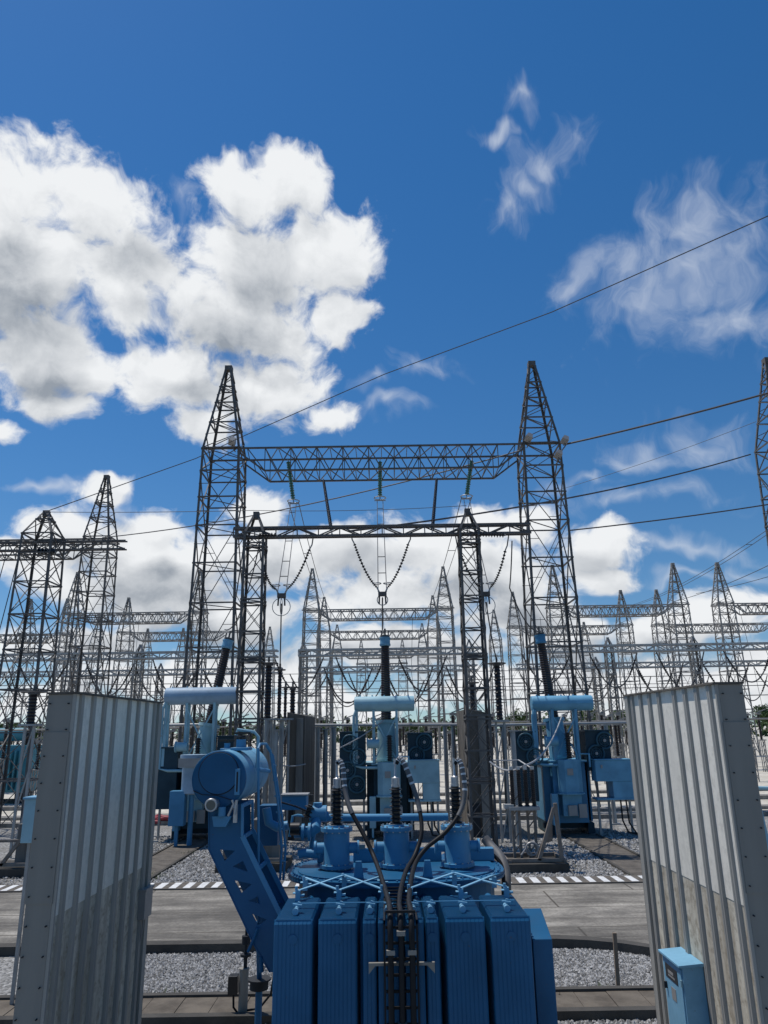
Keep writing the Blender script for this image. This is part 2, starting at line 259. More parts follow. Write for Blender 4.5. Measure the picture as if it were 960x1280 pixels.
# ------------------------------------------------------------------ mesh builder
class MB:
    def __init__(s, mtx=None): s.v=[]; s.f=[]; s.sm=[]; s.mi=[]; s.cur=0; s.M=mtx
    def add(s, vs, fs, smooth=False):
        o=len(s.v)
        s.v += [ (s.M@Vector(p)) if s.M else Vector(p) for p in vs]
        s.f += [tuple(i+o for i in f) for f in fs]; s.sm += [smooth]*len(fs); s.mi += [s.cur]*len(fs)
    def box(s, a, b):
        (x0,y0,z0),(x1,y1,z1)=a,b
        s.add([(x0,y0,z0),(x1,y0,z0),(x1,y1,z0),(x0,y1,z0),(x0,y0,z1),(x1,y0,z1),(x1,y1,z1),(x0,y1,z1)],
              [(0,3,2,1),(4,5,6,7),(0,1,5,4),(1,2,6,5),(2,3,7,6),(3,0,4,7)])
    def prism(s, poly, axis, a, b):
        def P(u,w,t): return {'x':(t,u,w),'y':(u,t,w),'z':(u,w,t)}[axis]
        n=len(poly)
        s.add([P(u,w,a) for u,w in poly]+[P(u,w,b) for u,w in poly],
              [tuple(range(n))[::-1], tuple(range(n,2*n))]+[(i,(i+1)%n,n+(i+1)%n,n+i) for i in range(n)])
    @staticmethod
    def frame(p,q,up=None):
        d=(q-p).normalized(); u=Vector(up) if up else (Vector((0,0,1)) if abs(d.z)<0.95 else Vector((0,1,0)))
        a=d.cross(u).normalized(); return d,a,a.cross(d).normalized()
    def bar(s,p,q,w,h=None,up=None):
        p=Vector(p);q=Vector(q); h=h or w; d,a,b=s.frame(p,q,up); a=a*w/2;b=b*h/2
        s.add([p-a-b,p+a-b,p+a+b,p-a+b,q-a-b,q+a-b,q+a+b,q-a+b],[(0,3,2,1),(4,5,6,7),(0,1,5,4),(1,2,6,5),(2,3,7,6),(3,0,4,7)])
    def angle(s,p,q,w,t,ax,ay):        # L-section, flanges along ax and ay
        p=Vector(p);q=Vector(q);ax=Vector(ax);ay=Vector(ay)
        pr=[(0,0),(w,0),(w,t),(t,t),(t,w),(0,w)]
        vs=[b+ax*u+ay*v for b in(p,q) for u,v in pr]
        s.add(vs,[(0,1,2,3,4,5),(11,10,9,8,7,6)]+[(i,(i+1)%6,6+(i+1)%6,6+i) for i in range(6)])
    def cyl(s,p,q,r,r2=None,n=16,cap=True):
        p=Vector(p);q=Vector(q);r2=r if r2 is None else r2; d,a,b=s.frame(p,q)
        vs=[];
        for c,rr in((p,r),(q,r2)):
            for i in range(n):
                t=2*math.pi*i/n; vs.append(c+a*rr*math.cos(t)+b*rr*math.sin(t))
        s.add(vs,[(i,(i+1)%n,n+(i+1)%n,n+i) for i in range(n)],True)
        if cap: s.add(vs,[tuple(range(n))[::-1],tuple(range(n,2*n))])
    def tube(s,pts,r,n=8):
        pts=[Vector(p) for p in pts]; rings=[]
        d0=(pts[1]-pts[0]).normalized(); u=Vector((0,0,1)) if abs(d0.z)<.9 else Vector((0,1,0)); a=d0.cross(u).normalized()
        for i,p in enumerate(pts):
            d=((pts[min(i+1,len(pts)-1)]-pts[max(i-1,0)])).normalized(); a=(a-d*a.dot(d)).normalized(); b=d.cross(a)
            rings.append([p+a*r*math.cos(2*math.pi*k/n)+b*r*math.sin(2*math.pi*k/n) for k in range(n)])
        vs=[v for rg in rings for v in rg]; m=len(pts)
        s.add(vs,[(i*n+k,i*n+(k+1)%n,(i+1)*n+(k+1)%n,(i+1)*n+k) for i in range(m-1) for k in range(n)],True)
        s.add(vs,[tuple(range(n))[::-1],tuple(range((m-1)*n,m*n))])
    def lathe(s,p,q,prof,n=14):      # prof: (t along p->q in metres, radius)
        p=Vector(p);q=Vector(q);d,a,b=s.frame(p,q); vs=[];m=len(prof)
        for t,r in prof:
            for k in range(n): vs.append(p+d*t+a*r*math.cos(2*math.pi*k/n)+b*r*math.sin(2*math.pi*k/n))
        s.add(vs,[(i*n+k,i*n+(k+1)%n,(i+1)*n+(k+1)%n,(i+1)*n+k) for i in range(m-1) for k in range(n)],True)
        s.add(vs,[tuple(range(n))[::-1],tuple(range((m-1)*n,m*n))])
    def sheds(s,p,q,rc,rs,pitch,n=12):
        p=Vector(p);q=Vector(q);Ln=(q-p).length; k=max(2,int(Ln/pitch)); st=Ln/k; pr=[(0,rc)]
        for i in range(k):
            z=i*st; r=rs if i%2==0 else rs*.9
            pr+=[(z+st*.15,rc),(z+st*.35,r),(z+st*.5,r*.96),(z+st*.7,rc)]
        pr.append((Ln,rc)); s.lathe(p,q,pr,n)
    def torus(s,c,R_,r,axis='z',n=20):
        ax={'x':(Vector((0,1,0)),Vector((0,0,1))),'y':(Vector((1,0,0)),Vector((0,0,1))),'z':(Vector((1,0,0)),Vector((0,1,0)))}[axis]
        c=Vector(c); w=ax[0].cross(ax[1]); vs=[];k=6
        for i in range(n):
            t=2*math.pi*i/n; d=ax[0]*math.cos(t)+ax[1]*math.sin(t)
            for j in range(k):
                f=2*math.pi*j/k; vs.append(c+d*(R_+r*math.cos(f))+w*r*math.sin(f))
        s.add(vs,[(i*k+j,((i+1)%n)*k+j,((i+1)%n)*k+(j+1)%k,i*k+(j+1)%k) for i in range(n) for j in range(k)],True)
    def mesh(s,name,mat,org):
        me=bpy.data.meshes.new(name); org=Vector(org)
        me.from_pydata([tuple(v-org) for v in s.v],[],s.f); me.polygons.foreach_set('use_smooth',s.sm); me.polygons.foreach_set('material_index',s.mi)
        for q in (mat if isinstance(mat,(list,tuple)) else [mat]): me.materials.append(q)
        me.validate(); me.update()
        import bmesh
        bm=bmesh.new(); bm.from_mesh(me); bmesh.ops.recalc_face_normals(bm,faces=bm.faces); bm.to_mesh(me); bm.free()
        if any(s.sm): me.set_sharp_from_angle(angle=R(38))
        return me
def mats(m): return [M[q] for q in m] if isinstance(m,tuple) else (M[m] if isinstance(m,str) else m)
ORG={}
def part(name, mb, m, parent, bevel=0.0, label=None):
    par=parent; org=ORG[parent]
    o=bpy.data.objects.new(name, mb.mesh(name, mats(m), org)); COL.objects.link(o); o.parent=par
    ORG[o]=org
    if label: o['label']=label
    if bevel:
        bv=o.modifiers.new('bevel','BEVEL'); bv.width=bevel; bv.segments=2; bv.limit_method='ANGLE'; bv.angle_limit=R(40)
    return o
def tag(o,label,cat,group=None):
    o['label']=label; o['category']=cat
    if group: o['group']=group
    return o
def thing(name,label,cat,loc=(0,0,0),group=None):
    o=bpy.data.objects.new(name,None); COL.objects.link(o); o.location=loc; o.empty_display_size=.3; ORG[o]=Vector(loc)
    return tag(o,label,cat,group)
def solo(name,mb,m,label,cat,group=None,bevel=0.0,kind=None):
    xs=[v.x for v in mb.v];ys=[v.y for v in mb.v];zs=[v.z for v in mb.v]
    org=Vector(((min(xs)+max(xs))/2,(min(ys)+max(ys))/2,min(zs)))
    o=bpy.data.objects.new(name,mb.mesh(name,mats(m),org)); o.location=org; COL.objects.link(o); ORG[o]=org
    if kind: o['kind']=kind
    if label: tag(o,label,cat,group)
    if bevel:
        bv=o.modifiers.new('bevel','BEVEL'); bv.width=bevel; bv.segments=2; bv.limit_method='ANGLE'; bv.angle_limit=R(40)
    return o
KIDS={}
def copy_tree(o,loc=None,label=None,group=None,parent=None,rz=None):
    c=o.copy(); COL.objects.link(c)
    if parent is not None: c.parent=parent
    if loc is not None: c.location=loc
    if label: c['label']=label
    if group: c['group']=group
    if rz is not None: c.rotation_euler=(0,0,rz)
    for ch in list(o.children): copy_tree(ch,parent=c)
    return c
def struct(name,mb,m): 
    o=solo(name,mb,m,None,None); o['kind']='structure'; return o
def sag(p,q,drop,n=14):
    p=Vector(p);q=Vector(q); return [p.lerp(q,i/n)-Vector((0,0,4*drop*(i/n)*(1-i/n))) for i in range(n+1)]

# ================================================================== SETTING
b=MB(); S=3000
b.add([(-S,-200,0),(S,-200,0),(S,S,0),(-S,S,0)],[(0,1,2,3)]); struct('ground',b,'gravel')
b=MB(); b.add([(-S,46.5,.006),(S,46.5,.006),(S,S,.006),(-S,S,.006)],[(0,1,2,3)]); struct('yard',b,'yard')
b=MB(); b.box((-80,19.9,-.1),(80,26.1,.14)); struct('road',b,'road')
b=MB(); b.box((-80,19.55,-.1),(3.9,19.897,.2)); 
# kerb: straight on the left, curving towards the camera at the right
cv=[(3.9,19.55),(4.6,19.4),(5.3,19.1),(6.0,18.6),(6.8,17.8),(7.6,16.7)]
for (x0,y0),(x1,y1) in zip(cv,cv[1:]):
    b.add([(x0,y0,-.1),(x1,y1,-.1),(x1,y1+.35,-.1),(x0,y0+.35,-.1),(x0,y0,.2),(x1,y1,.2),(x1,y1+.35,.2),(x0,y0+.35,.2)],[(0,3,2,1),(4,5,6,7),(0,1,5,4),(2,3,7,6),(1,2,6,5),(3,0,4,7)])
struct('kerb',b,'kerb')
b=MB(); b.add([(3.9,19.9,.137),(4.6,19.75,.137),(5.3,19.45,.137),(6.0,18.95,.137),(6.8,18.15,.137),(7.6,17.05,.137),(80,17.05,.137),(80,19.9,.137)],[tuple(range(8))]); struct('road_apron',b,'road')
b=MB(); b.box((-80,26.103,-.1),(80,27.15,.18)); struct('far_kerb',b,'conc_dark')
b=MB()
x=-60.0
while x<60:
    w=.22+random.uniform(-.015,.015); b.box((x,26.18,.176),(x+w,27.08,.1845)); x+=.452
struct('kerb_marking',b,'white_paint')
b=MB(); random.seed(3)
x=-12.0
while x<12:
    w=.62; b.box((x,15.25,0),(x+w-.012,16.22,.10+random.uniform(0,.012))); x+=w
struct('trench_cover',b,'cover')
b=MB(); b.box((-12,16.225,-.05),(12,16.38,.15)); b.box((-12,15.05,-.05),(12,15.245,.16)); struct('trench_edge',b,'kerb')
# sunk rail slabs leading to the transformers behind
for xa,xb in((-9.85,-8.5),(8.35,9.8),(-.75,.75)):
    b=MB(); b.box((xa,27.2,-.05),(xb,38,.05)); struct('rail_slab',b,'conc_dark')
    b=MB(); b.box((xa-.12,27.2,-.05),(xa-.003,38,.09)); b.box((xb+.003,27.2,-.05),(xb+.12,38,.09)); struct('rail_slab_edge',b,'kerb')
def stones(name,areas,seed):
    rg=random.Random(seed); V=[];FC=[];MI=[]
    for x0,x1,y0,y1,n,r in areas:
        for _ in range(n):
            x=rg.uniform(x0,x1);y=rg.uniform(y0,y1);q=r*rg.uniform(.55,1.35);a=rg.uniform(0,6.28);e=rg.uniform(.6,1.0);ca,sa=math.cos(a),math.sin(a);tz=rg.uniform(-.4,.4)
            o=len(V)
            for u,v,w in((1,0,tz),(0,e,rg.uniform(-.3,.3)),(-1,rg.uniform(-.3,.3),-tz),(rg.uniform(-.3,.3),-e,0),(rg.uniform(-.3,.3),rg.uniform(-.3,.3),.75),(0,0,-.5)):
                V.append((x+q*(u*ca-v*sa),y+q*(u*sa+v*ca),q*(.35+w)))
            FC+=[(o,o+1,o+4),(o+1,o+2,o+4),(o+2,o+3,o+4),(o+3,o,o+4)]
            MI+=[rg.randrange(4)]*4
    me=bpy.data.meshes.new(name); me.from_pydata(V,[],FC); me.polygons.foreach_set('material_index',MI)
    for c in((.50,.485,.46),(.38,.37,.35),(.27,.26,.245),(.16,.155,.145)): me.materials.append(mat('stone',c,.85,0,.4,9))
    o=bpy.data.objects.new(name,me); COL.objects.link(o); o['kind']='stuff'; tag(o,'loose pale grey crushed stone covering the ground','gravel'); ORG[o]=Vector()
stones('gravel',[(-6,-1,16.4,19.53,12000,.034),(1.4,6.2,16.4,19.4,11500,.034),(-6,-1,13.2,15.03,4600,.034),(1.4,5.5,13.2,15.03,4200,.034),(3.3,8.2,27.2,37,7000,.055),(-8.35,-3.5,27.2,37,7000,.055),(9.95,13,27.2,40,3000,.06),(-14,-10,27.2,40,3000,.06)],8)
for y,z in((44.5,.22),(48,.18),(54,.25),(60.5,.2)):
    b=MB(); b.box((-50,y,-.05),(50,y+1.0,z)); struct('cable_trench',b,'conc')

# ================================================================== FIREWALLS BESIDE THE NEAR TRANSFORMER
def firewall(xi, s, label):
    Y0,Y1=9.5,13.1; T=.32; ZT=5.5; ZS=2.98
    t=thing('firewall',label,'firewall',(xi+s*T/2,(Y0+Y1)/2,0))
    # white flat panels between continuous grey steel ribs
    ys=[Y0+.20,Y0+.60,Y0+1.0,Y0+1.40,Y0+2.02,Y0+2.44,Y0+2.86,Y0+3.28]
    b=MB(); b.box((xi+s*.006,Y0+.03,0),(xi+s*.02,Y1-.01,ZS)); part('lower_sheet',b,'sheet_dirty',t)
    b=MB(); b.box((xi+s*.0,Y0+.03,ZS-.02),(xi+s*.0055,Y1-.01,ZT-.02)); part('upper_sheet',b,'sheet',t)
    for y in ys:
        b=MB(); b.prism([(xi+s*.02,y-.06),(xi-s*.034,y-.045),(xi-s*.034,y-.012),(xi-s*.028,y-.006),(xi-s*.028,y+.006),(xi-s*.034,y+.012),(xi-s*.034,y+.045),(xi+s*.02,y+.06)],'z',0,ZT-.026); part('rib',b,'rib_steel',t)
    b=MB(); b.box((xi-s*.02,Y0-.015,0),(xi+s*.02,Y0+.025,ZT-.026)); part('edge_angle',b,'rib_steel',t); b=MB(); b.box((xi-s*.045,Y1-.16,0),(xi+s*.02,Y1-.01,ZT-.026)); part('edge_angle',b,'rib_steel',t)
    b=MB(); b.box((xi+s*.02,Y0-.02,0),(xi+s*T,Y0+.03,ZS+.15)); b.box((xi+s*.012,Y0-.032,ZS+.13),(xi+s*(T+.008),Y0+.028,5.02)); b.box((xi+s*.02,Y0-.02,5.0),(xi+s*T,Y0+.025,ZT-.03))
    b.cur=1
    for k in range(17):
        z=.4+k*.31
        for u in(.055,T-.035): b.cyl((xi+s*u,Y0-.052,z),(xi+s*u,Y0-.01,z),.009,n=6)
    b.cur=0
    b.box((xi+s*(T-.02),Y0+.04,0),(xi+s*T,Y1,ZT-.05)); part('end_channel',b,('channel','dark'),t)
    b=MB(); b.box((xi-s*.06,Y0-.045,ZT-.025),(xi+s*(T+.012),Y1+.02,ZT)); part('cap',b,'conc_dark',t)
    b=MB(); b.box((xi+s*.022,Y0+.05,0),(xi+s*(T-.03),Y1-.02,ZT-.04)); part('core',b,'conc',t)
    b=MB(); b.box((xi-s*.043,Y1-.007,0),(xi+s*T,Y1+.02,ZT-.03)); part('end_plate',b,'channel',t)
    return t
firewall(-3.9,-1,'tall grey ribbed steel firewall left of the big blue transformer')
firewall(4.12,1,'tall whitish ribbed steel firewall right of the big blue transformer')

# switch box on the right wall
t=thing('control_box','light blue control box with a dark sign plate, fixed to the right ribbed firewall','control box',(3.98,10.1,2.2))
def bx(px,py): pass
Xw=4.10
y0,y1=11.06,11.78; z0,z1=.86,1.93
t.location=(3.98,11.4,z0); ORG[t]=Vector((3.98,11.4,z0))
b=MB(); b.box((Xw-.265,y0,z0),(Xw+.02,y1,z1)); part('cabinet',b,'blue_light',t,.006)
b=MB(); b.prism([(Xw+.02,z1+.003),(Xw-.315,z1-.012),(Xw-.315,z1+.018),(Xw+.02,z1+.045)],'y',y0-.03,y1+.03); part('lid',b,'blue_light',t,.004)
b=MB(); b.box((Xw-.282,y0+.03,z0+.03),(Xw-.266,y1-.03,z1-.04)); d=part('door',b,'blue_light',t,.003)
b=MB(); b.box((Xw-.287,y0+.16,z1-.27),(Xw-.2825,y0+.6,z1-.1)); part('sign_plate',b,'dark',d)
b=MB(); b.box((Xw-.2885,y0+.3,z1-.2),(Xw-.2872,y0+.5,z1-.16)); b.box((Xw-.2885,y0+.26,z1-.235),(Xw-.2872,y0+.5,z1-.215)); b.box((Xw-.2885,y0+.3,z1-.217),(Xw-.2872,y0+.32,z1-.19)); part('sign_lines',b,'plate',d)
b=MB(); b.box((Xw-.287,y0+.28,z1-.5),(Xw-.2825,y0+.44,z1-.35)); part('label_plate',b,'plate',d)
for zz in(z0+.15,z1-.2):
    b=MB(); b.cyl((Xw-.288,y0+.02,zz-.04),(Xw-.288,y0+.02,zz+.04),.012,n=8); part('hinge',b,'blue_pale',d)
b=MB(); b.box((Xw-.32,y1-.12,z1-.42),(Xw-.283,y1-.09,z1-.34)); part('handle',b,'dark',d)

# small things on and beside the left wall
t=thing('junction_box','small pale grey junction box on the far edge of the left firewall','junction box',(-3.86,12.9,2.3))
b=MB(); b.box((-3.915,12.7,2.22),(-3.80,13.08,2.62)); part('body',b,'plate',t,.006)
b=MB(); b.box((-3.92,12.68,2.62),(-3.785,13.1,2.65)); part('lid',b,'plate',t); b=MB(); b.tube([(-3.84,12.8,2.22),(-3.84,12.8,2.1),(-3.87,12.8,1.9)],.012,6); part('conduit',b,'plate',t)
t=thing('cabinet','narrow light blue cabinet standing behind the left firewall','cabinet',at(42,1050,16))
p=at(37,998,16);q=at(47,1052,16)
b=MB(); b.box((p.x,15.8,q.z),(p.x+.4,16.2,p.z)); part('body',b,'blue_pale',t,.01)
b=MB(); b.box((p.x-.03,15.77,p.z),(p.x+.43,16.23,p.z+.04)); part('lid',b,'blue_light',t,.005)
b=MB(); b.bar((p.x+.1,16,0),(p.x+.1,16,q.z),.06); b.bar((p.x+.3,16,0),(p.x+.3,16,q.z),.06); part('legs',b,'galv',t)

# ================================================================== NEAR TRANSFORMER
T=thing('power_transformer','large deep blue power transformer with radiator bank filling the foreground','transformer',(0.1,11,0))
def stadium(cx_,cy,a,bb,n=44,p=2.6):
    o=[]
    for i in range(n):
        t=2*math.pi*i/n; c,s_=math.cos(t),math.sin(t)
        o.append((cx_+a*math.copysign(abs(c)**(2/p),c),cy+bb*math.copysign(abs(s_)**(2/p),s_)))
    return o
b=MB(); b.prism(stadium(.1,12.0,1.42,1.05),'z',.55,2.96); part('tank',b,'blue',T,.01)
b=MB(); b.prism(stadium(.1,12.0,1.36,1.2),'z',.2,.56); b.box((-1.2,11,0),(-.9,13,.2)); b.box((1.1,11,0),(1.4,13,.2)); part('base_frame',b,'blue',T)
b=MB(); b.prism(stadium(.1,12.0,1.58,1.18),'z',2.965,2.995); b.prism(stadium(.1,12.0,1.57,1.17),'z',2.997,3.03); b.prism(stadium(.1,12.0,1.44,1.05),'z',3.03,3.05)
b.cur=1
for x,y in stadium(.1,12.0,1.515,1.12,72): b.cyl((x,y,2.955),(x,y,3.05),.013,n=6)
CV=part('tank_cover',b,('blue','blue_mid'),T)
# cover fittings
for q in range(3):
  b=MB(); b.prism(*[([(12.32,3.05),(12.42,3.05),(12.42,3.24),(12.32,3.24)],'x',-.55,-.05),([(12.32,3.05),(12.42,3.05),(12.42,3.24),(12.32,3.24)],'x',.28,.8),([(12.3,3.05),(12.5,3.05),(12.5,3.22),(12.3,3.22)],'x',1.15,1.6)][q]); part('cover_channel',b,'blue_mid',T,.004)
b=MB(); b.box((-1.1,12.3,3.06),(-.9,12.45,3.2)); part('cover_box',b,'blue_mid',T,.004)
for xx in(-.42,.52):
    b=MB()
    b.prism([(xx-.07,3.052),(xx+.07,3.052),(xx+.04,3.27),(xx-.04,3.27)],'y',11.02,11.06); b.box((xx-.03,11.0,2.88),(xx+.03,11.03,3.05))
    part('lifting_lug',b,'blue_mid',T,.003)
for xx,yy in((-.1,12.37),(.75,12.37),(-.5,12.37)):
    b=MB(); b.box((xx,yy-.05,3.235),(xx+.13,yy+.05,3.3)); part('cover_clip',b,'plate',T)
# turrets with black bushings
for i,(tx) in enumerate((-.77,.11,1.0)):
    Yb=11.8
    b=MB(); pr=[(0,.2),(.03,.2),(.031,.245),(.075,.245),(.076,.2),(.10,.192),(.52,.188),(.521,.235),(.57,.235),(.571,.12),(.60,.11)]
    b.lathe((tx,Yb,3.045),(tx,Yb,4),pr,28); b.cyl((tx-.31,Yb+.02,3.33),(tx+.31,Yb+.02,3.33),.075,n=14); b.cyl((tx-.33,Yb+.02,3.33),(tx-.3,Yb+.02,3.33),.1,n=14); b.cyl((tx+.3,Yb+.02,3.33),(tx+.33,Yb+.02,3.33),.1,n=14)
    b.cur=1
    for k in range(14):
        a=2*math.pi*k/14; x,y=tx+.215*math.cos(a),Yb+.215*math.sin(a); b.cyl((x,y,3.55),(x,y,3.64),.012,n=6); b.cyl((x,y,3.065),(x,y,3.135),.012,n=6)
    tu=part('turret',b,('blue_mid','silver'),T)
    b=MB(); b.sheds((tx,Yb,3.64),(tx,Yb,4.16),.062,.098,.055,18); bu=part('bushing',b,'black',T)
    b=MB(); b.lathe((tx,Yb,4.16),(tx,Yb,5),[(0,.066),(.03,.066),(.031,.058),(.13,.058),(.14,.03),(.16,.016),(.34,.016)],16); b.lathe((tx,Yb,3.62),(tx,Yb,4),[(0,.09),(.03,0.115),(.031,.07)],16)
    part('terminal',b,'silver',bu)
# radiator banks: stacked pressed fins with a plain outer face
def bank(x0,x1,two=False):
    b=MB(); yF=9.0
    b2=MB()
    n=26
    for k in range(n):
        y=yF+.02+k*.0425
        ch=[(x0+.0,.6),(x1,.6),(x1,2.985),(x1-.025,3.01),(x0+.025,3.01),(x0,2.985)]
        b.prism(ch,'y',y,y+.016 if k else y+.014)
    # outer pressed fin, embossed with shallow vertical channels
    w=(x1-x0); N=max(3,round(w/.047))
    pts=[]
    for j in range(N):
        u0=x0+.012+(w-.024)*j/N; u1=x0+.012+(w-.024)*(j+1)/N
        pts+=[(u0+.004,yF),(u1-.009,yF),(u1-.006,yF+.004),(u1,yF+.004)]
    pts=[(x0,yF+.016)]+[(x0+.006,yF+.006)]+pts+[(x1,yF+.016)]
    for (xa,ya),(xb,yb) in zip(pts,pts[1:]):
        b.add([(xa,ya,.66),(xb,yb,.66),(xb,yb,2.965),(xa,ya,2.965)],[(0,1,2,3)])
        b.add([(xa,ya,2.965),(xb,yb,2.965),(xb,yF+.03,3.012),(xa,yF+.03,3.012)],[(0,1,2,3)])
    r=part('radiator_bank',b,'blue',T)
    xc=(x0+x1)/2
    
    for zz in(2.82,.78): b=MB(); b.cyl((xc,8.99,zz),(xc,10.95,zz),.05,n=14); part('header_pipe',b,'blue',r)
    b=MB(); yy=9.34
    b.cyl((xc,9.2,3.05),(xc,9.36,3.05),.026,n=12); b.cyl((xc,9.185,3.05),(xc,9.2,3.05),.036,n=12); b.bar((xc+.0,9.34,3.0),(xc+.025,9.34,3.12),.03,.02); b.bar((xc-.04,9.3,3.105),(xc+.06,9.3,3.09),.02,.015)
    part('vent_plug',b,'blue_light',r)
    return r
for x0,x1 in((-1.27,-.85),(-.785,-.365),(-.30,-.155),(-.135,.075),(.16,.365),(.385,.525),(.60,1.03),(1.095,1.53)): bank(x0,x1)
b=MB(); b.tube([(-1.14,9.55,3.06),(-.05,9.55,3.06)],.008,6); part('tie_rod',b,'blue_mid',T); b=MB(); b.tube([(.2,9.55,3.06),(1.45,9.55,3.06)],.008,6); part('tie_rod',b,'blue_mid',T)
# zigzag braces over the radiators
b=MB(); z=3.12
A=[(-1.12,9.95),(-.62,9.95),(-.08,9.95)]; B_=[(-1.1,10.6),(-.60,10.75),(-.1,10.65)]
for p,q in((B_[0],A[1]),(A[1],B_[2]),(A[0],B_[1]),(B_[1],A[2])): b.bar((*p,z+(.03 if p in B_ else 0)),(*q,z+(.03 if q in B_ else 0)),.036,.012)
A2=[(.25,9.95),(.86,9.9),(1.42,9.95)]; B2=[(.27,10.65),(.86,10.8),(1.36,10.6)]
for p,q in((A2[0],B2[1]),(B2[1],A2[2]),(B2[0],A2[1]),(A2[1],B2[2])): b.bar((*p,z+(.03 if p in B2 else .01)),(*q,z+(.03 if q in B2 else .01)),.036,.012)
part('radiator_brace',b,'blue_light',T)
for p in A+B_+A2+B2:
    b=MB(); x,y=p; b.box((x-.03,y-.025,3.0),(x+.03,y+.025,3.125)); b.cyl((x-.02,y,3.12),(x-.02,y,3.17),.018,n=8); b.box((x-.06,y-.04,3.09),(x-.02,y+.04,3.1)); b.box((x+.02,y-.02,3.06),(x+.08,y+.03,3.08))
    part('brace_clamp',b,'blue_light',T)
# side cabinet
b=MB(); b.prism([(9.35,.6),(9.95,.6),(9.95,2.86),(9.9,2.9),(9.35,2.7)],'x',1.6,1.82); part('side_cabinet',b,'blue',T,.008)
# conservator
CX,CZ=-2.27,4.385
b=MB(); b.lathe((CX,10.5,CZ),(CX,12,CZ),[(0,.28),(.0,.345),(.012,.362),(.035,.368),(.05,.366)],48); b.cur=1; b.lathe((CX,10.5,CZ),(CX,12,CZ),[(.045,.36),(.05,.3655),(.7,.3655),(.702,.369),(.74,.369),(.742,.3655),(1.4,.3655),(1.402,.369),(1.44,.369),(1.442,.3655),(2.0,.3655),(2.06,.34),(2.1,.24)],48); CN=part('conservator',b,('blue','blue_back'),T)  # barrel a lighter blue than its end: sunlight painted into the colour
b=MB(); b.lathe((CX,10.475,CZ+.075),(CX,11,CZ+.075),[(0,.245),(.0,.26),(.03,.264),(.031,.25)],40); part('end_plate',b,'blue',CN)
b=MB(); b.torus((CX,10.495,CZ+.075),.267,.006,'y',36); b.tube([(CX-.33,10.49,CZ-.14),(CX-.2,10.47,CZ-.19),(CX,10.46,CZ-.2),(CX+.18,10.48,CZ-.26),(CX+.24,10.49,CZ-.33)],.006,6); part('end_wiring',b,'dark',CN)
b=MB(); b.box((CX+.225,10.46,CZ-.2),(CX+.29,10.5,CZ+.13)); lg=part('level_gauge',b,'blue_mid',CN,.006)
b=MB(); b.box((CX+.247,10.455,CZ-.16),(CX+.268,10.462,CZ+.09)); part('gauge_slot',b,'dark',lg)
b=MB(); b.cyl((CX-.05,10.5,CZ-.31),(CX-.05,10.34,CZ-.31),.082,n=20); b.torus((CX-.05,10.34,CZ-.31),.07,.014,'y'); dg=part('dial_gauge',b,'silver',CN)
b=MB(); b.cyl((CX-.05,10.34,CZ-.31),(CX-.05,10.333,CZ-.31),.068,n=20); part('dial_face',b,'gauge',dg)
b=MB(); b.box((CX+.05,10.95,CZ+.35),(CX+.3,11.3,CZ+.39)); b.cyl((CX+.17,11.1,CZ+.38),(CX+.17,11.1,CZ+.5),.07,n=16); b.cyl((CX-.05,11.2,CZ+.34),(CX-.05,11.2,CZ+.45),.045,n=12); b.box((CX-.13,11.1,CZ+.345),(CX+.06,11.3,CZ+.38)); part('top_flange',b,'blue_mid',CN,.005)
b=MB(); b.cyl((CX+.17,11.1,CZ+.5),(CX+.17,11.1,CZ+.6),.02,n=8); b.box((CX+.06,11.08,CZ+.57),(CX+.3,11.13,CZ+.6)); b.torus((CX+.17,11.1,CZ+.54),.06,.014,'z'); b.cyl((CX-.05,11.2,CZ+.45),(CX-.05,11.2,CZ+.5),.016,n=8); b.box((CX-.17,11.18,CZ+.47),(CX+.06,11.22,CZ+.5)); part('valve_handle',b,'black',CN)
b=MB(); b.tube([at(295,919,11.2),at(297,912,11.2),at(318,915,11.2),at(323,921,11.2),at(321,960,11.2)],.022,8); part('vent_pipe',b,'blue_pale',CN)
# conservator bracket : plate with triangular cut-outs, made with a filled curve
def plate_with_holes(name,outer,holes,Yp,th,m,parent):
    cu=bpy.data.curves.new('plate_outline','CURVE'); cu.dimensions='2D'; cu.fill_mode='BOTH'; cu.extrude=th/2
    for poly in [outer]+holes:
        sp=cu.splines.new('POLY'); sp.points.add(len(poly)-1); sp.use_cyclic_u=True
        for k,(x,z) in enumerate(poly): sp.points[k].co=(x,z,0,1)
    tmp=bpy.data.objects.new('plate_tmp',cu); COL.objects.link(tmp)
    dg_=bpy.context.evaluated_depsgraph_get(); me=bpy.data.meshes.new_from_object(tmp.evaluated_get(dg_)); bpy.data.objects.remove(tmp); bpy.data.curves.remove(cu)
    b=MB(); b.add([(v.co.x,Yp+v.co.z,v.co.y) for v in me.vertices],[tuple(p.vertices) for p in me.polygons]); bpy.data.meshes.remove(me)
    return part(name,b,m,parent)
def pz(px,py,Y): p=at(px,py,Y); return (p.x,p.z)
out=[pz(*q,10.6) for q in((262,1005),(303,1005),(303,1045),(322,1085),(354,1150),(352,1215),(338,1215),(318,1180),(262,1062))]
hol=[[pz(*q,10.6) for q in h] for h in (((275,1062),(294,1063),(281,1076)),((291,1083),(304,1076),(310,1090)),((293,1100),(315,1105),(302,1116)),((311,1126),(323,1120),(326,1130)),((315,1142),(334,1149),(323,1157)))]
SUP=plate_with_holes('conservator_bracket',out,hol,10.6,.02,'blue',T)
b=MB(); b.prism(out,'y',11.2,11.22); part('rear_plate',b,'blue',SUP)
b=MB()
edge=[pz(*q,10.6) for q in((303,1005),(303,1045),(322,1085),(354,1150),(352,1215))]
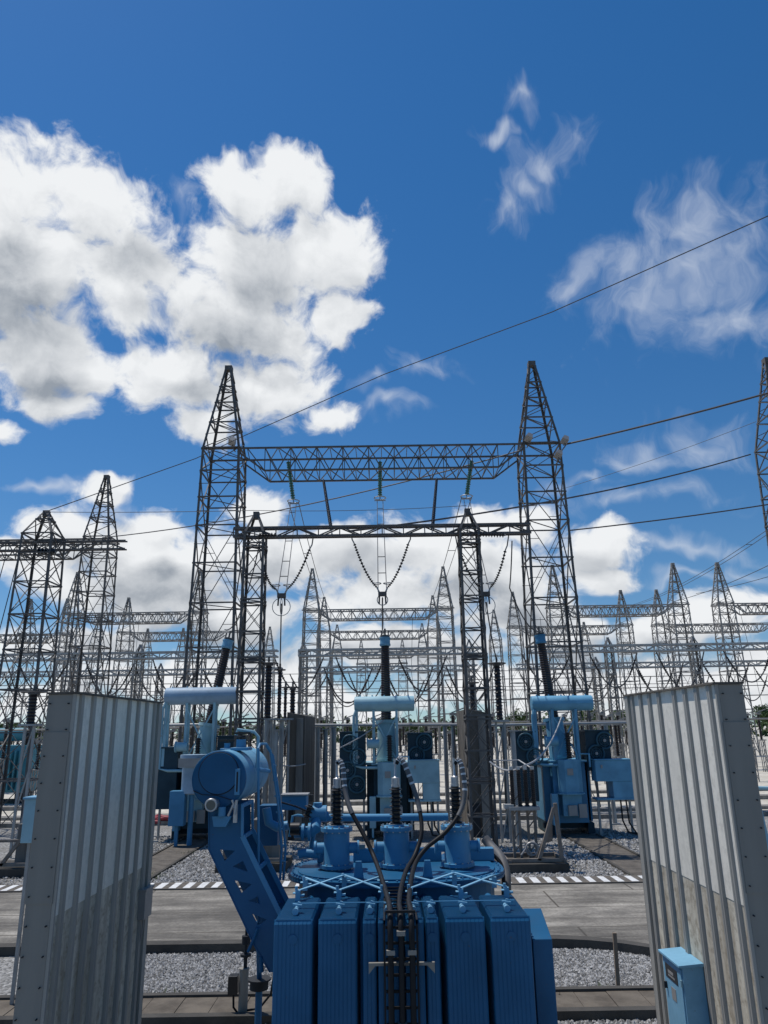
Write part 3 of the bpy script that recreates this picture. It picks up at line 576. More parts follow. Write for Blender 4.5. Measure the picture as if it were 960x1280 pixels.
for (xa,za),(xb,zb) in zip(edge,edge[1:]):
    b.bar((xa,10.6,za),(xb,10.6,zb),.03,.06); b.bar((xa+.03,11.2,za),(xb+.03,11.2,zb),.03,.06)
for k in (0,1,2,3):
    (xa,za)=edge[k]; b.bar((xa,10.6,za-.02),(xa+.02,11.2,za-.02),.03,.05)
part('edge_stiffener',b,'blue_mid',SUP)
b=MB()
edge=[]
for (xa,za),(xb,zb) in zip(edge,edge[1:]): 
    b.add([(xa,10.58,za),(xb,10.58,zb),(xb,11.15,zb),(xa,11.15,za),(xa+.02,10.58,za),(xb+.02,10.58,zb),(xb+.02,11.15,zb),(xa+.02,11.15,za)],[(0,1,2,3),(7,6,5,4),(0,4,5,1),(2,6,7,3)])
edge=[pz(*q,10.6) for q in((262,1005),(262,1062),(318,1180),(338,1215))]
for (xa,za),(xb,zb) in zip(edge,edge[1:]): 
    b.add([(xa,10.58,za),(xb,10.58,zb),(xb,10.75,zb),(xa,10.75,za),(xa-.015,10.58,za),(xb-.015,10.58,zb),(xb-.015,10.75,zb),(xa-.015,10.75,za)],[(0,1,2,3),(7,6,5,4),(0,4,5,1),(2,6,7,3)])
part('flange',b,'blue',SUP)
b=MB(); b.prism([pz(266,1020,10.5),pz(290,1020,10.5),pz(283,1033,10.5),pz(268,1033,10.5)],'y',10.45,10.55); p=at(277,1012,10.4); b.cyl((p.x,10.42,p.z-.08),(p.x,10.42,p.z+.03),.05,n=12); part('dehydrating_breather',b,'blue_mid',CN)
b=MB()
for a in(((285,1020),(292,1005),(290,1000)),((293,1010),(296,1000),(293,1018))): b.tube([at(*q,10.45) for q in a],.018,6)
p=at(294,1018,10.5);b.box((p.x-.02,10.47,p.z-.1),(p.x+.03,10.52,p.z+.12)); part('breather_pipe',b,'silver',CN)
# hooped ladder and riser pipes beside the conservator
b=MB()
for off in(0,.0):
    pass
b.tube([at(323,1180,10.9),at(323,1060,10.9),at(323,935,10.9),at(325,930,10.95),at(333,930,11.2),at(338,938,11.3),at(347,1000,11.4),at(352,1060,11.4),at(350,1100,11.4)],.018,8)
b.tube([at(333,932,11.5),at(341,945,11.5),at(351,1010,11.6),at(357,1060,11.6),at(354,1100,11.6)],.018,8)
for k in range(7):
    b.tube([at(340+k*1.9,955+k*20,11.4),at(345+k*1.9,957+k*20,11.6)],.012,6)
b.tube([at(323,962,10.9),at(336,964,11.3)],.03,8)
part('ladder',b,'blue_mid',T)
b=MB(); b.tube([at(345,1210,11.0),at(345,1140,11),at(338,1125,11),at(322,1113,11)],.016,6); b.tube([at(310,1190,10.5),at(318,1172,10.5),at(322,1160,10.5)],.02,8); b.tube([at(326,1195,10.6),at(327,1215,10.6)],.03,8); b.tube([at(348,1105,11.4),at(350,1130,11.2)],.03,8); part('drain_pipe',b,'blue',T)
# valves and pipework at the left of the turrets
b=MB()
b.tube([at(400,1022,12.5),at(470,1022,12.5),at(560,1021,12.5)],.055,12)
b.tube([at(362,1046,12.4),at(366,1020,12.4),at(372,1019,12.4),at(380,1020,12.4)],.02,8)
b.tube([at(333,1010,12.3),at(336,1028,12.3),at(346,1034,12.3),at(360,1032,12.3)],.07,12)
b.tube([at(368,1040,12.2),at(388,1040,12.2),at(394,1036,12.2),at(396,1022,12.4),at(408,1020,12.5)],.085,14)
b.tube([at(392,1040,12.3),at(389,1060,12.3)],.04,8); b.tube([at(373,1068,12.0),at(380,1066,12.0),at(400,1068,12)],.06,10)
PW=part('pipework',b,'blue_mid',T)
b=MB()
p=at(397,1017,12.4); b.cyl((p.x-.12,12.4,p.z),(p.x+.14,12.4,p.z),.12,n=16); b.cyl((p.x,12.4,p.z-.1),(p.x,12.4,p.z+.16),.07,n=12)
p=at(387,1040,12.15); b.cyl((p.x-.02,12.15,p.z),(p.x+.02,12.15,p.z),.13,n=16); p=at(379,1040,12.15); b.cyl((p.x-.02,12.15,p.z),(p.x+.02,12.15,p.z),.12,n=16)
part('valve_body',b,'blue_mid',PW)
b=MB(); p=at(369,1036,12.1); b.cyl((p.x-.07,12.1,p.z),(p.x+.07,12.1,p.z),.09,n=14); b.sheds(at(383,1022,12.3),at(388,1006,12.3),.04,.08,.05,12); p=at(389,1002,12.3); b.box((p.x-.03,12.28,p.z),(p.x+.03,12.32,p.z+.1)); b.tube([at(352,1003,12.2),at(370,1008,12.2),at(384,1014,12.2)],.014,6); part('valve_wheel',b,'black',PW)
p=at(353,1012,12.9);q=at(384,994,12.9)
b=MB(); b.box((p.x,12.8,p.z),(q.x,13.1,q.z)); bb=part('relay_box',b,'blue_mid',T,.008)
b=MB(); b.box((p.x-.02,12.77,q.z),(q.x+.02,13.13,q.z+.025)); part('box_lid',b,'plate',bb)
p=at(330,1030,12.9);q=at(350,1005,12.9); b=MB(); b.box((p.x-.05,12.7,p.z-.3),(q.x,13.0,q.z)); part('marshalling_box',b,'blue',T,.008)

# cable ladder over the radiators with three cables and saddles
CLd=thing('cable_ladder','grey steel cable ladder running down the front of the blue radiators','cable ladder',(.115,8.85,0))
xl,xr=-.065,.285
b=MB()
for x in(xl,xr): b.box((x-.01,8.80,.3),(x+.01,8.86,3.04)); b.box((x-.01,9.9,3.02),(x+.01,10.7,3.05)); b.box((x-.01,8.8,3.0),(x+.01,9.93,3.035))
part('rails',b,'rubber',CLd)
b=MB()
for k in range(19): b.box((xl+.013,8.82,.4+k*.15),(xr-.013,8.845,.425+k*.15))
for k in range(8): b.box((xl+.011,9.2+k*.19,3.022),(xr-.011,9.225+k*.19,3.034))
part('rungs',b,'rubber',CLd)
b=MB(); p=at(467,1207,8.84); b.box((xl-.17,8.862,p.z-.012),(xr+.18,8.90,p.z+.016)); b.prism([(xl-.17,p.z-.012),(xl-.1,p.z-.012),(xl-.17,p.z-.09)],'y',8.87,8.9); b.prism([(xr+.18,p.z-.012),(xr+.1,p.z-.012),(xr+.18,p.z-.09)],'y',8.87,8.9); part('bracket',b,'channel',CLd)
def cpath(pp): 
    pts=[at(*q) for q in pp]; out_=[]
    for i in range(len(pts)-1):        # Catmull-Rom
        p0=pts[max(i-1,0)];p1=pts[i];p2=pts[i+1];p3=pts[min(i+2,len(pts)-1)]
        for k in range(6):
            t=k/6; out_.append(.5*((2*p1)+(-p0+p2)*t+(2*p0-5*p1+4*p2-p3)*t*t+(-p0+3*p1-3*p2+p3)*t**3))
    out_.append(pts[-1]); return out_
cabs=[(-.77,[(421,955,11.8),(425,951,11.8),(429,962,11.75),(431,985,11.7),(438,1012,11.55),(456,1046,11.35),(469,1075,11.1),(479,1104,10.2),(486,1128,9.3)],.0,'left turret'),
      (.11,[(495,955,11.8),(500,948,11.8),(506,956,11.75),(516,982,11.7),(524,1010,11.6),(527,1040,11.4),(519,1068,11.2),(508,1088,10.8),(501,1112,10.0),(499,1132,9.3)],.112,'middle turret'),
      (1.0,[(568,955,11.8),(573,950,11.8),(578,962,11.75),(581,990,11.7),(575,1016,11.6),(556,1041,11.45),(533,1060,11.3),(519,1080,11.0),(513,1106,10.2),(511,1128,9.3)],.226,'right turret')]
for tx,pp,xd,nm in cabs:
    base=cpath(pp); e=base[-1]
    base+=[Vector((xd,9.0,3.085)),Vector((xd,8.86,3.06)),Vector((xd,8.79,2.99)),Vector((xd,8.775,2.9)),Vector((xd,8.775,.3))]
    c=thing('power_cable','thick black power cable looping from the bushing on the %s down the cable ladder'%nm,'cable',(xd,8.775,.3))
    b=MB(); b.tube(base,.031,10); part('sheath',b,'rubber',c)
    b=MB(); b.tube([p+Vector((0,-.001,0)) for p in base[4:26]],.036,10); part('grey_section',b,'cable_grey',c)
    for k in range(1,16,2):
        b=MB()
        b.tube([base[k+2].lerp(base[k+3],.1),base[k+2].lerp(base[k+3],.65)],.039,10)
        part('tape_band',b,'tape',c)
    b=MB(); b.tube([Vector((tx,11.8,4.48)),Vector((tx,11.8,4.56)),base[0]+Vector((0,0,.02)),base[1]],.022,8); part('cable_lug',b,'silver',c)
    for z in ((2.72,1.5) if nm!='middle turret' else (2.9,2.05,.9)): b=MB(); b.box((xd-.045,8.735,z),(xd+.045,8.819,z+.045)); part('saddle',b,'channel',c)
# duct leaving the cover to the right
t=thing('cable_duct','dark brown bent cable duct dropping beside the right end of the tank cover','duct',at(632,1115,12.4))
b=MB(); b.tube(cpath([(606,1048,13.2),(614,1058,13.1),(626,1072,12.8),(632,1090,12.6),(633,1118,12.4),(634,1160,12.4)]),.075,12); part('pipe',b,'cable_grey',t)
b=MB(); b.tube(cpath([(600,1062,12.6),(615,1068,12.5),(627,1082,12.4),(630,1110,12.3),(630,1150,12.3)]),.03,8); part('inner_cable',b,'rubber',t)

# ground furniture near by
g=gr(303,1275)
t=thing('standpipe','grey upright standpipe with a black box and hoses on the gravel','standpipe',g)
b=MB(); b.cyl(g,g+Vector((0,0,.8)),.085,n=18); b.cyl(g,g+Vector((0,0,.03)),.16,n=18); b.cyl(g+Vector((0,0,.8)),g+Vector((0,0,.83)),.095,n=18); part('pipe',b,'channel',t,.004)
b=MB(); b.box((g.x-.27,g.y-.1,.42),(g.x-.1,g.y+.1,.72)); part('box',b,'black',t,.01)
b=MB(); b.cyl(g+Vector((.02,0,.83)),g+Vector((.02,0,1.1)),.035,n=10); b.cyl(g+Vector((.02,0,1.02)),g+Vector((.02,0,1.06)),.1,n=12); b.cyl(g+Vector((.02,0,1.22)),g+Vector((.02,0,1.36)),.08,n=10); b.tube([g+Vector((.02,0,1.1)),g+Vector((.02,0,1.5)),g+Vector((.1,0,1.8))],.025,8); part('valve',b,'dark',t)
b=MB(); b.tube([g+Vector((-.18,0,.42)),g+Vector((-.17,0,.2)),g+Vector((-.1,0,.12)),g+Vector((0,-.02,.1))],.02,8); b.tube([g+Vector((.08,0,.15)),g+Vector((.3,0,.18)),g+Vector((.5,0,.4)),g+Vector((.58,0,.9))],.02,8); part('hose',b,'rubber',t)
t=thing('pipe_stub','short dark blue valve stub below the conservator bracket','valve',at(324,1236,14.5))
p=at(324,1228,14.5); b=MB(); b.cyl(p-Vector((0,0,.1)),p+Vector((0,0,.03)),.16,n=12); b.cyl(p+Vector((0,0,.03)),p+Vector((0,0,.06)),.2,n=12); part('valve_body',b,'dark',t)
b=MB(); b.cyl(p+Vector((0,0,.06)),p+Vector((.0,-.3,1.0)),.045,n=10); b.cyl(p-Vector((0,0,p.z)),p-Vector((0,0,.1)),.06,n=10); part('riser',b,'blue',t)
g=gr(773,1237); b=MB(); b.bar(g,at(768,1166,g.y),.075,.05); solo('wooden_stake',b,'wood','weathered timber stake leaning in the gravel beside the right firewall','stake')
for k,(px,py,lab) in enumerate(((950,1000,'pale blue handrail pipe behind the right firewall'),)):
    t=thing('handrail',lab,'handrail',(gr(958,1040).x,24,0)); b=MB(); a=at(944,985,17);e=at(958,1045,17); b.tube([a,e,Vector((e.x+.05,17,0))],.04,8); part('post',b,'blue_pale',t); b=MB(); b.tube([a,a+Vector((1.5,0,-.05))],.04,8); part('rail',b,'blue_pale',t); b=MB(); b.tube([e,e+Vector((1.5,0,0))],.04,8); part('rail',b,'blue_pale',t)

# ================================================================== LATTICE TOWERS AND BEAMS
def lattice(legs_z, widths, leg_w, br_w, panels, root, m, tip_from=None, hz=(), full=True):
    """legs follow (z,width); panels: list of (z0,z1,kind)"""
    def wid(z):
        for (a,wa),(c,wc) in zip(zip(legs_z,widths),list(zip(legs_z,widths))[1:]):
            if a<=z<=c+1e-6: return wa+(wc-wa)*(z-a)/(c-a)
        return widths[-1]
    org=ORG[root]
    def C(i,z): 
        w=wid(z)/2; s=((-1,-1),(1,-1),(1,1),(-1,1))[i%4]; return org+Vector((s[0]*w,s[1]*w,z))
    for i in range(4):
        b=MB(); s=((-1,-1),(1,-1),(1,1),(-1,1))[i]
        for z0,z1 in zip(legs_z,legs_z[1:]): b.angle(C(i,z0),C(i,z1),leg_w,leg_w*.16,(-s[0],0,0),(0,-s[1],0))
        part('leg',b,m,root)
    b=MB()
    for z0,z1,k in panels:
        for i in range(4):
            j=i+1
            if k=='X': b.bar(C(i,z0),C(j,z1),br_w,br_w*.5); b.bar(C(j,z0),C(i,z1),br_w,br_w*.5)
            if k=='Z': b.bar(C(i,z0),C(j,z1),br_w,br_w*.5)
            if k=='S': b.bar(C(j,z0),C(i,z1),br_w,br_w*.5)
            if k=='K':
                mid=(C(i,z1)+C(j,z1))/2; b.bar(C(i,z0),mid,br_w,br_w*.5); b.bar(C(j,z0),mid,br_w,br_w*.5)
                zm=(z0+z1)/2
                for q in(i,j): b.bar(C(q,zm),(C(q,z0)+mid)/2,br_w*.7,br_w*.4)
            if k=='V':
                mid=(C(i,z0)+C(j,z0))/2; b.bar(C(i,z1),mid,br_w,br_w*.5); b.bar(C(j,z1),mid,br_w,br_w*.5)
                zm=(z0+z1)/2
                for q in(i,j): b.bar(C(q,zm),(C(q,z1)+mid)/2,br_w*.7,br_w*.4)
    for z in hz:
        for i in range(4): b.bar(C(i,z),C(i+1,z),br_w*1.15)
        b.bar(C(0,z),C(2,z),br_w*.7)
    part('bracing',b,m,root)
    w=wid(legs_z[-1])/2+.06; b=MB(); z=legs_z[-1]; b.box((org.x-w,org.y-w,org.z+z-.35),(org.x+w,org.y+w,org.z+z)); part('cap',b,m,root)
def big_tower(loc,label,m='steel',lw=.165,bw=.08,group=None):
    t=thing('lattice_tower',label,'tower',loc,group)
    P=[(0,3.8,'K'),(3.8,7.2,'V'),(7.2,10.4,'K'),(10.4,13.4,'V'),(13.4,16.2,'K'),(16.2,18.9,'V'),(18.9,21.0,'K'),(21.0,23.0,'V'),(23.0,24.75,'X'),
       (24.75,25.9,'Z'),(25.9,26.9,'S'),(26.9,27.8,'Z'),(27.8,28.6,'S'),(28.6,29.3,'Z'),(29.3,30.0,'S'),(30.0,30.7,'Z'),(30.7,31.5,'S')]
    lattice([0,23.0,24.75,31.9],[3.55,2.8,2.75,.42],lw,bw,P,t,M[m],hz=(3.8,7.2,10.4,13.4,16.2,18.9,21.0,23.0,24.75,26.9,28.6,30.0))
    return t
def small_tower(loc,label,m='steel',lw=.11,bw=.055,group=None):
    t=thing('lattice_tower',label,'tower',loc,group); P=[];z=0;h=1.34;hz=[]
    while z<12.9: 
        P.append((z,z+h,'X')); z+=h; hz.append(z)
        if int(z/h)%2==0: hz.append(z+.16)
    P.append((z,14.1,'X')); hz.append(14.1)
    lattice([0,14.1,15.2],[1.15,.98,.16],lw,bw,P,t,M[m],hz=hz)
    return t
TL=Vector((-11.75,51.4,0)); TR=Vector((11.5,51.4,0))
big_tower(TL,'tall dark lattice tower at the left end of the main gantry')
big_tower(TR,'tall dark lattice tower at the right end of the main gantry')
big_tower((29.6,51.4,0),'dark lattice tower cut off by the right edge of the view')
SL=Vector((-6.2,34.5,0)); SR=Vector((4.05,34.5,0))
s1=small_tower(SL,'slim dark lattice tower under the left part of the low crossbeam')
s2=small_tower(SR,'slim dark lattice tower under the right part of the low crossbeam')
# main gantry beam
def big_beam(xa,xb,y,label,m='steel',cw=.12,bw=.07,group=None,proto=None,z1=24.5,hh=1.6,dep=2.3,ext=1.6):
    t=thing('gantry_beam',label,'beam',((xa+xb)/2,y,z1-hh),group); b=MB(); n=18
    L0,L1=xa+3.2,xb-3.2; yf,yb=y-dep/2,y+dep/2
    for yy in(yf,yb):
        b.bar((xa-ext,yy,z1),(xb+ext,yy,z1),cw); b.bar((L0,yy,z1-hh),(L1,yy,z1-hh),cw)
        b.bar((L0,yy,z1-hh),(xa+1.2,yy,z1-.25),cw*.9); b.bar((L1,yy,z1-hh),(xb-1.2,yy,z1-.25),cw*.9)
    part('chord',b,m,t)
    b=MB(); st=(L1-L0)/n
    for yy in(yf,yb):
        for k in range(n+1):
            x=L0+st*k; 
            if k%2==0: b.bar((x,yy,z1-hh),(x,yy,z1),bw*.8)
            if k<n:
                if k%2==0: b.bar((x,yy,z1),(x+st,yy,z1-hh),bw)
                else: b.bar((x,yy,z1-hh),(x+st,yy,z1),bw)
        for s in(1,-1):
            e=L0 if s==1 else L1; b.bar((e-s*1.3,yy,z1),(e,yy,z1-hh),bw); b.bar((e-s*1.3,yy,z1),(e-s*1.1,yy,z1-hh*.5),bw*.8)
    for zz in(z1,z1-hh):
        for k in range(n+1):
            x=L0+st*k; b.bar((x,yf,zz),(x,yb,zz),bw*.7)
            if k<n: b.bar((x,yf if k%2 else yb,zz),(x+st,yb if k%2 else yf,zz),bw*.8)
    part('bracing',b,m,t)
    return t
big_beam(TL.x,TR.x,51.4,'broad dark lattice crossbeam between the two tall dark towers',ext=1.45,z1=24.7,hh=1.75,dep=2.5)
def low_beam(xa,xb,y,label,m='steel',z1=14.38,hh=.44,dep=.32,n=14,cw=.1,group=None):
    t=thing('gantry_beam',label,'beam',((xa+xb)/2,y,z1-hh),group); b=MB()
    for yy in(y-dep/2,y+dep/2):
        for zz in(z1,z1-hh): b.bar((xa,yy,zz),(xb,yy,zz),cw)
    part('chord',b,m,t); b=MB(); st=(xb-xa)/n
    for k in range(n):
        x=xa+st*k
        for yy in(y-dep/2,y+dep/2): b.bar((x,yy,z1 if k%2 else z1-hh),(x+st,yy,z1-hh if k%2 else z1),cw*.55)
        for zz in (z1,z1-hh): b.bar((x,y-dep/2,zz),(x+st,y+dep/2,zz),cw*.5)
        b.bar((x,y-dep/2,z1-hh),(x,y-dep/2,z1),cw*.5)
    part('bracing',b,m,t); return t
low_beam(-7.25,7.05,34.5,'low dark lattice crossbeam carried by the two slim towers')
# floodlights and junction fittings on the main towers
for k,(px,py,lab) in enumerate(((291,552,'small grey floodlight at the inner corner of the left tall tower'),(661,547,'small grey floodlight left of the right tall tower peak'),(706,550,'small grey floodlight at the outer end of the right beam'),(698,568,'small grey floodlight under the right beam end'))):
    p=at(px,py,49.6); t=thing('floodlight',lab,'floodlight',p)
    b=MB(Matrix.Translation(p)@Matrix.Rotation(R(25),4,'Y')@Matrix.Rotation(R(-30),4,'X')); b.prism([(-.25,-.2),(.25,-.2),(.16,.2),(-.16,.2)],'y',-.28,.28); part('lamp_housing',b,'plate',t)
    b=MB(); b.bar(p-Vector((0,0,.45)),p+Vector((0,0,.05)),.06); b.bar(p-Vector((0,0,.45)),p+Vector((0,1,-.4)),.06); part('bracket',b,'steel',t)
# ------------------------------------------------------------------ insulators and conductors
def wire(pts,r,label,m='wire',name='overhead_wire',group=None):
    b=MB(); b.tube(pts,r,6); return solo(name,b,m,label,'wire',group)
def ins_string(p,q,label,m='green_glass',rs=.13,ring=True,name='insulator_string',group=None,pitch=.17,fit=.25,droop=0):
    p=Vector(p);q=Vector(q); t=thing(name,label,'insulator',p,group); d=(q-p).normalized(); L=(q-p).length
    b=MB(); SG=sag(p+d*fit,q-d*fit,droop,8) if droop else [p+d*fit,q-d*fit]
    for u_,v_ in zip(SG,SG[1:]): b.sheds(u_,v_,rs*.35,rs,pitch,10)
    part('discs',b,m,t)
    b=MB(); b.cyl(p,p+d*fit,.035,n=6); part('hanger',b,'galv',t)
    b=MB(); b.cyl(q-d*fit,q,.04,n=6)
    if ring: b.torus(q-d*.1,.42,.035,'z',18); b.bar(q+Vector((-.4,0,-.1)),q+Vector((.4,0,-.1)),.06)
    part('end_fitting',b,'galv',t); return t
G=[((360,574),(367,628),'left'),((475,574),(475,624),'middle'),((590,573),(583,622),'right')]
ends={}
for a,c,nm in G:
    p=at(*a,51.2);q=at(*c,50.2); ins_string(p,q,'%s green glass insulator string hanging from the main crossbeam'%nm,rs=.17,pitch=.2); ends[nm]=q
for a,c,nm in (((404,598),(415,668),'left'),((546,597),(540,668),'right')):
    p=at(*a,50.2);q=at(*c,34.6); ins_string(p,q,'%s dark rod insulator sloping from the main beam to the low beam'%nm,m='black',rs=.1,ring=False,pitch=.25,fit=1.0)
VS=[('left',(326,700),(390,681),(352,744)),('middle',(440,676),(513,676),(478,742)),('right',(572,684),(634,682),(607,742))]
vap={}
for nm,a,c,e in VS:
    E_=at(*e,34.5); vap[nm]=E_
    for sd_,q in(('left',a),('right',c)):
        top=at(q[0],674,34.5) if nm=='middle' else at(q[0],q[1],34.5)
        t=ins_string(top,E_+Vector((-.15 if sd_=='left' else .15,0,.08)),'%s arm of the %s V insulator set under the low crossbeam'%(sd_,nm),m='black',rs=.08,ring=False,pitch=.12,droop=.28)
        b=MB(); dd=(top-E_).normalized(); b.torus(E_+dd*.55,.2,.025,'z',16); part('grading_ring',b,'galv',t)
        if True:
            b=MB(); b.cyl(top,at(q[0]-((3 if sd_=='left' else -2) if nm!='middle' else 0),668,34.5),.03,n=6); part('hanger_link',b,'steel',t)
    t=thing('conductor_clamp','dark conductor clamp at the bottom of the %s V insulator set'%nm,'clamp',E_)
    b=MB(); b.box((E_.x-.2,E_.y-.1,E_.z-.12),(E_.x+.2,E_.y+.1,E_.z+.08)); b.cyl(E_-Vector((.16,0,.5)),E_-Vector((.14,0,.1)),.04,n=6); b.cyl(E_-Vector((-.16,0,.5)),E_-Vector((-.14,0,.1)),.04,n=6); part('body',b,'steel',t)
    b=MB()
    if nm!='middle': b.torus(E_-Vector((0,0,.55)),.42,.018,'y',22); b.torus(E_-Vector((0,0,.55)),.38,.018,'x',22)
    else: b.torus(E_-Vector((0,0,.3)),.25,.022,'y',16)
    part('corona_ring',b,'galv',t)
def twin(p,q,drop,r,label,gap=.4,sp=5,m='wire',name='twin_conductor'):
    p=Vector(p);q=Vector(q);t=thing(name,label,'conductor',p); o=Vector((gap/2,0,0))
    A_=sag(p,q,drop)
    for s in(-1,1):
        b=MB(); b.tube([x+o*s for x in A_],r,6); part('strand',b,m,t)
    for k in range(1,sp+1):
        b=MB(); x=A_[int(len(A_)*k/(sp+1))]; b.bar(x-o,x+o,r*1.6); part('spacer',b,m,t)
    return t
twin(ends['left'],vap['left']+Vector((0,0,.1)),.15,.022,'twin conductor dropping from the left green insulator string to the V below')
twin(ends['middle'],vap['middle']+Vector((0,0,.1)),.0,.022,'twin conductor dropping from the middle green insulator string to the V below')
twin(ends['right'],vap['right']+Vector((0,0,.1)),.25,.022,'twin conductor dropping from the right green insulator string to the V below')
# big spans
W=[([at(56,640,40.0),at(245,573,45),at(300,547,46.5),at(480,468,42),at(690,390,36),at(960,270,29.5),at(1250,110,25)],.028,'thin dark wire rising from the left towers to the upper right of the sky'),
   (sag(at(128,672,74),at(655,562,51),.9),.05,'dark wire from the far left tower up to the right tall tower'),
   (sag(at(704,556,51),at(1300,385,40),.5),.07,'thick dark wire leaving the right tall tower at beam level'),
   (sag(at(436,664,34.8),at(938,568,50.5),.55),.05,'dark wire from the low crossbeam to the tower at the right edge'),
   (sag(at(712,663,52.5),at(1250,575,52),.5),.05,'dark wire leaving the right tall tower below beam level'),
   (sag(at(700,612,60),at(945,527,52),.2),.018,'faint thin wire crossing the small clouds right of the tall tower'),
   (sag(at(56,640,40),at(317,638,34.6),.05),.016,'thin level wire from the left tower tip to the left slim tower'),
   (sag(at(317,638,34.6),at(583,632,34.6),.12),.014,'thin level wire between the tips of the two slim towers'),
   ]
for pts,r,lab in W: wire(pts,r,lab)

# ------------------------------------------------------------------ background towers (pale), one prototype and copies
def basept(px,Y): p=at(px,905,Y); return Vector((p.x,Y,0))
FARG='pale lattice towers of the distant gantries'
big_tower(basept(104,76),'dark lattice tower second from the left edge, with a tall pointed peak','steel',.17,.09)
proto=None
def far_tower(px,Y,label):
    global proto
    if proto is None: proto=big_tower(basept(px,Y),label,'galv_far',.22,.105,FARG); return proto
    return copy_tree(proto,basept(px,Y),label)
FT=[(388,126,'pale lattice tower at the left end of the nearest gantry behind the middle bushing'),
    (561,126,'pale lattice tower at the right end of the nearest gantry behind the middle bushing'),
    (404,155,'pale lattice tower at the left end of the second distant gantry behind the middle transformer'),
    (546,155,'pale lattice tower at the right end of the second distant gantry behind the middle transformer'),
    (421,198,'pale lattice tower at the left end of the third distant gantry behind the middle transformer'),
    (531,198,'pale lattice tower at the right end of the third distant gantry behind the middle transformer'),
    (240,126,'pale lattice tower seen through the left tall dark tower'),
    (78,126,'pale lattice tower nearest to the left, amid a dense cluster of steelwork'),
    (68,152,'pale lattice tower just left of the cluster beside the left firewall'),
    (148,152,'slender pale lattice tower above the far edge of the left firewall'),
    (176,200,'small pale lattice tower between the left firewall and the left conservator'),
    (222,200,'small pale lattice tower just left of the left tall dark tower'),
    (334,200,'small pale lattice tower right of the left slim tower'),
    (651,152,'pale lattice tower left of the right tall dark tower'),
    (706,126,'pale lattice tower seen through the right tall dark tower'),
    (741,200,'small pale lattice tower right of the right transformer bushing'),
    (793,152,'pale lattice tower above the left end of the right firewall'),
    (840,152,'pale lattice tower tucked behind the taller one above the right firewall'),
    (866,126,'tall pale lattice tower above the middle of the right firewall'),
    (925,126,'tall pale lattice tower above the right end of the right firewall')]
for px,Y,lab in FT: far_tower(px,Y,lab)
# left edge tower with low beam (nearer bay)
t=thing('lattice_tower','broad dark lattice tower at the left edge with a short pointed peak','tower',basept(27,43))
P=[];z=0
for k,h in enumerate((2.6,2.5,2.3,2.2,2.0,1.9,1.7,1.2)):
    P.append((z,z+h,'X')); z+=h
lattice([0,z,18.0],[2.5,1.85,.22],.13,.062,P+[(z,z+1,'X'),(z+1,17.7,'Z')],t,M['steel'],hz=(2.6,5.1,7.4,9.6,11.6,13.5,15.2,z,z+1))
Z16=at(45,684,43).z
low_beam(-46,basept(27,43).x+5,43,'dark crossbeam at the left edge carried by the broad dark tower',z1=Z16+.3,hh=.5,n=22,cw=.08)
t=ins_string(at(46,689,42.2),at(70,690,42.2),'dark horizontal insulator pair lying on the left edge crossbeam',m='black',rs=.22,ring=False,pitch=.2,fit=.05)
for a,c,lab in (((322,669),(347,669),'dark horizontal insulator string along the low beam at its left end'),((598,668),(632,669),'dark horizontal insulator string along the low beam at its right end')):
    ins_string(at(*a,33.95),at(*c,33.95),lab,m='black',rs=.13,ring=False,pitch=.13,fit=.05)
big_beam(basept(104,76).x-25,basept(104,76).x,76,'dark lattice crossbeam running off the left edge from the pointed tower','steel',.16,.09)
bprot={}
def far_beam(xa_px,xb_px,Y,label):
    xa=basept(xa_px,Y).x;xb=basept(xb_px,Y).x
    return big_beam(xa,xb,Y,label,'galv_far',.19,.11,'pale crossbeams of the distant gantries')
for a,c,Y,lab in((388,561,126,'pale lattice crossbeam of the nearest distant gantry, just above the middle bushing'),(404,546,155,'pale lattice crossbeam of the second distant gantry behind the middle bushing'),(421,531,198,'pale lattice crossbeam of the third distant gantry, smallest behind the middle bushing'),
   (78,240,126,'pale lattice crossbeam between the far left cluster and the left tall tower'),(706,866,126,'pale lattice crossbeam between the right tall tower and the tower above the right firewall'),(925,1090,126,'pale lattice crossbeam running off the right edge of the view'),
   (148,285,152,'pale lattice crossbeam lower down left of the left tall tower'),(651,793,152,'pale lattice crossbeam lower down right of the right tall tower'),(840,990,152,'pale lattice crossbeam lower down above the right end of the right firewall'),(-30,68,152,'pale lattice crossbeam lower down at the left edge of the view')):
    far_beam(a,c,Y,lab)
for px,Y,lab in((112,176,'thin pale lattice tower half hidden beside the dark pointed tower'),
    (452,235,'tiny pale lattice tower farthest back, just left of the middle bushing'),(505,235,'tiny pale lattice tower farthest back, just right of the middle bushing'),(625,176,'thin pale lattice tower between the right slim tower and the right tall tower'),
    (20,152,'thin pale lattice tower at the left edge behind the broad dark tower')):
    far_tower(px,Y,lab)
for a,c,Y,lab in((452,505,235,'tiny pale crossbeam farthest back behind the middle bushing'),): far_beam(a,c,Y,lab)
rg=random.Random(21)
for zone,xa,xb,n in(('left',-78,-18,22),('middle',-10,10,9),('right',20,84,22)):
    for k in range(n):
        Y=rg.choice((90,116,126)); x=rg.uniform(xa,xb); zt={90:13.8,116:13.8,126:22.9}[Y]; zb=rg.uniform(5,8.5)
        wire([(x,Y,zt),(x+rg.uniform(-.6,.6),Y-1,(zt+zb)/2),(x+rg.uniform(-1.5,1.5),Y-2,zb)],.035,'thin vertical dropper wire in the %s part of the distant yard'%zone,'wire',group='dropper wires in the %s part of the yard'%zone)
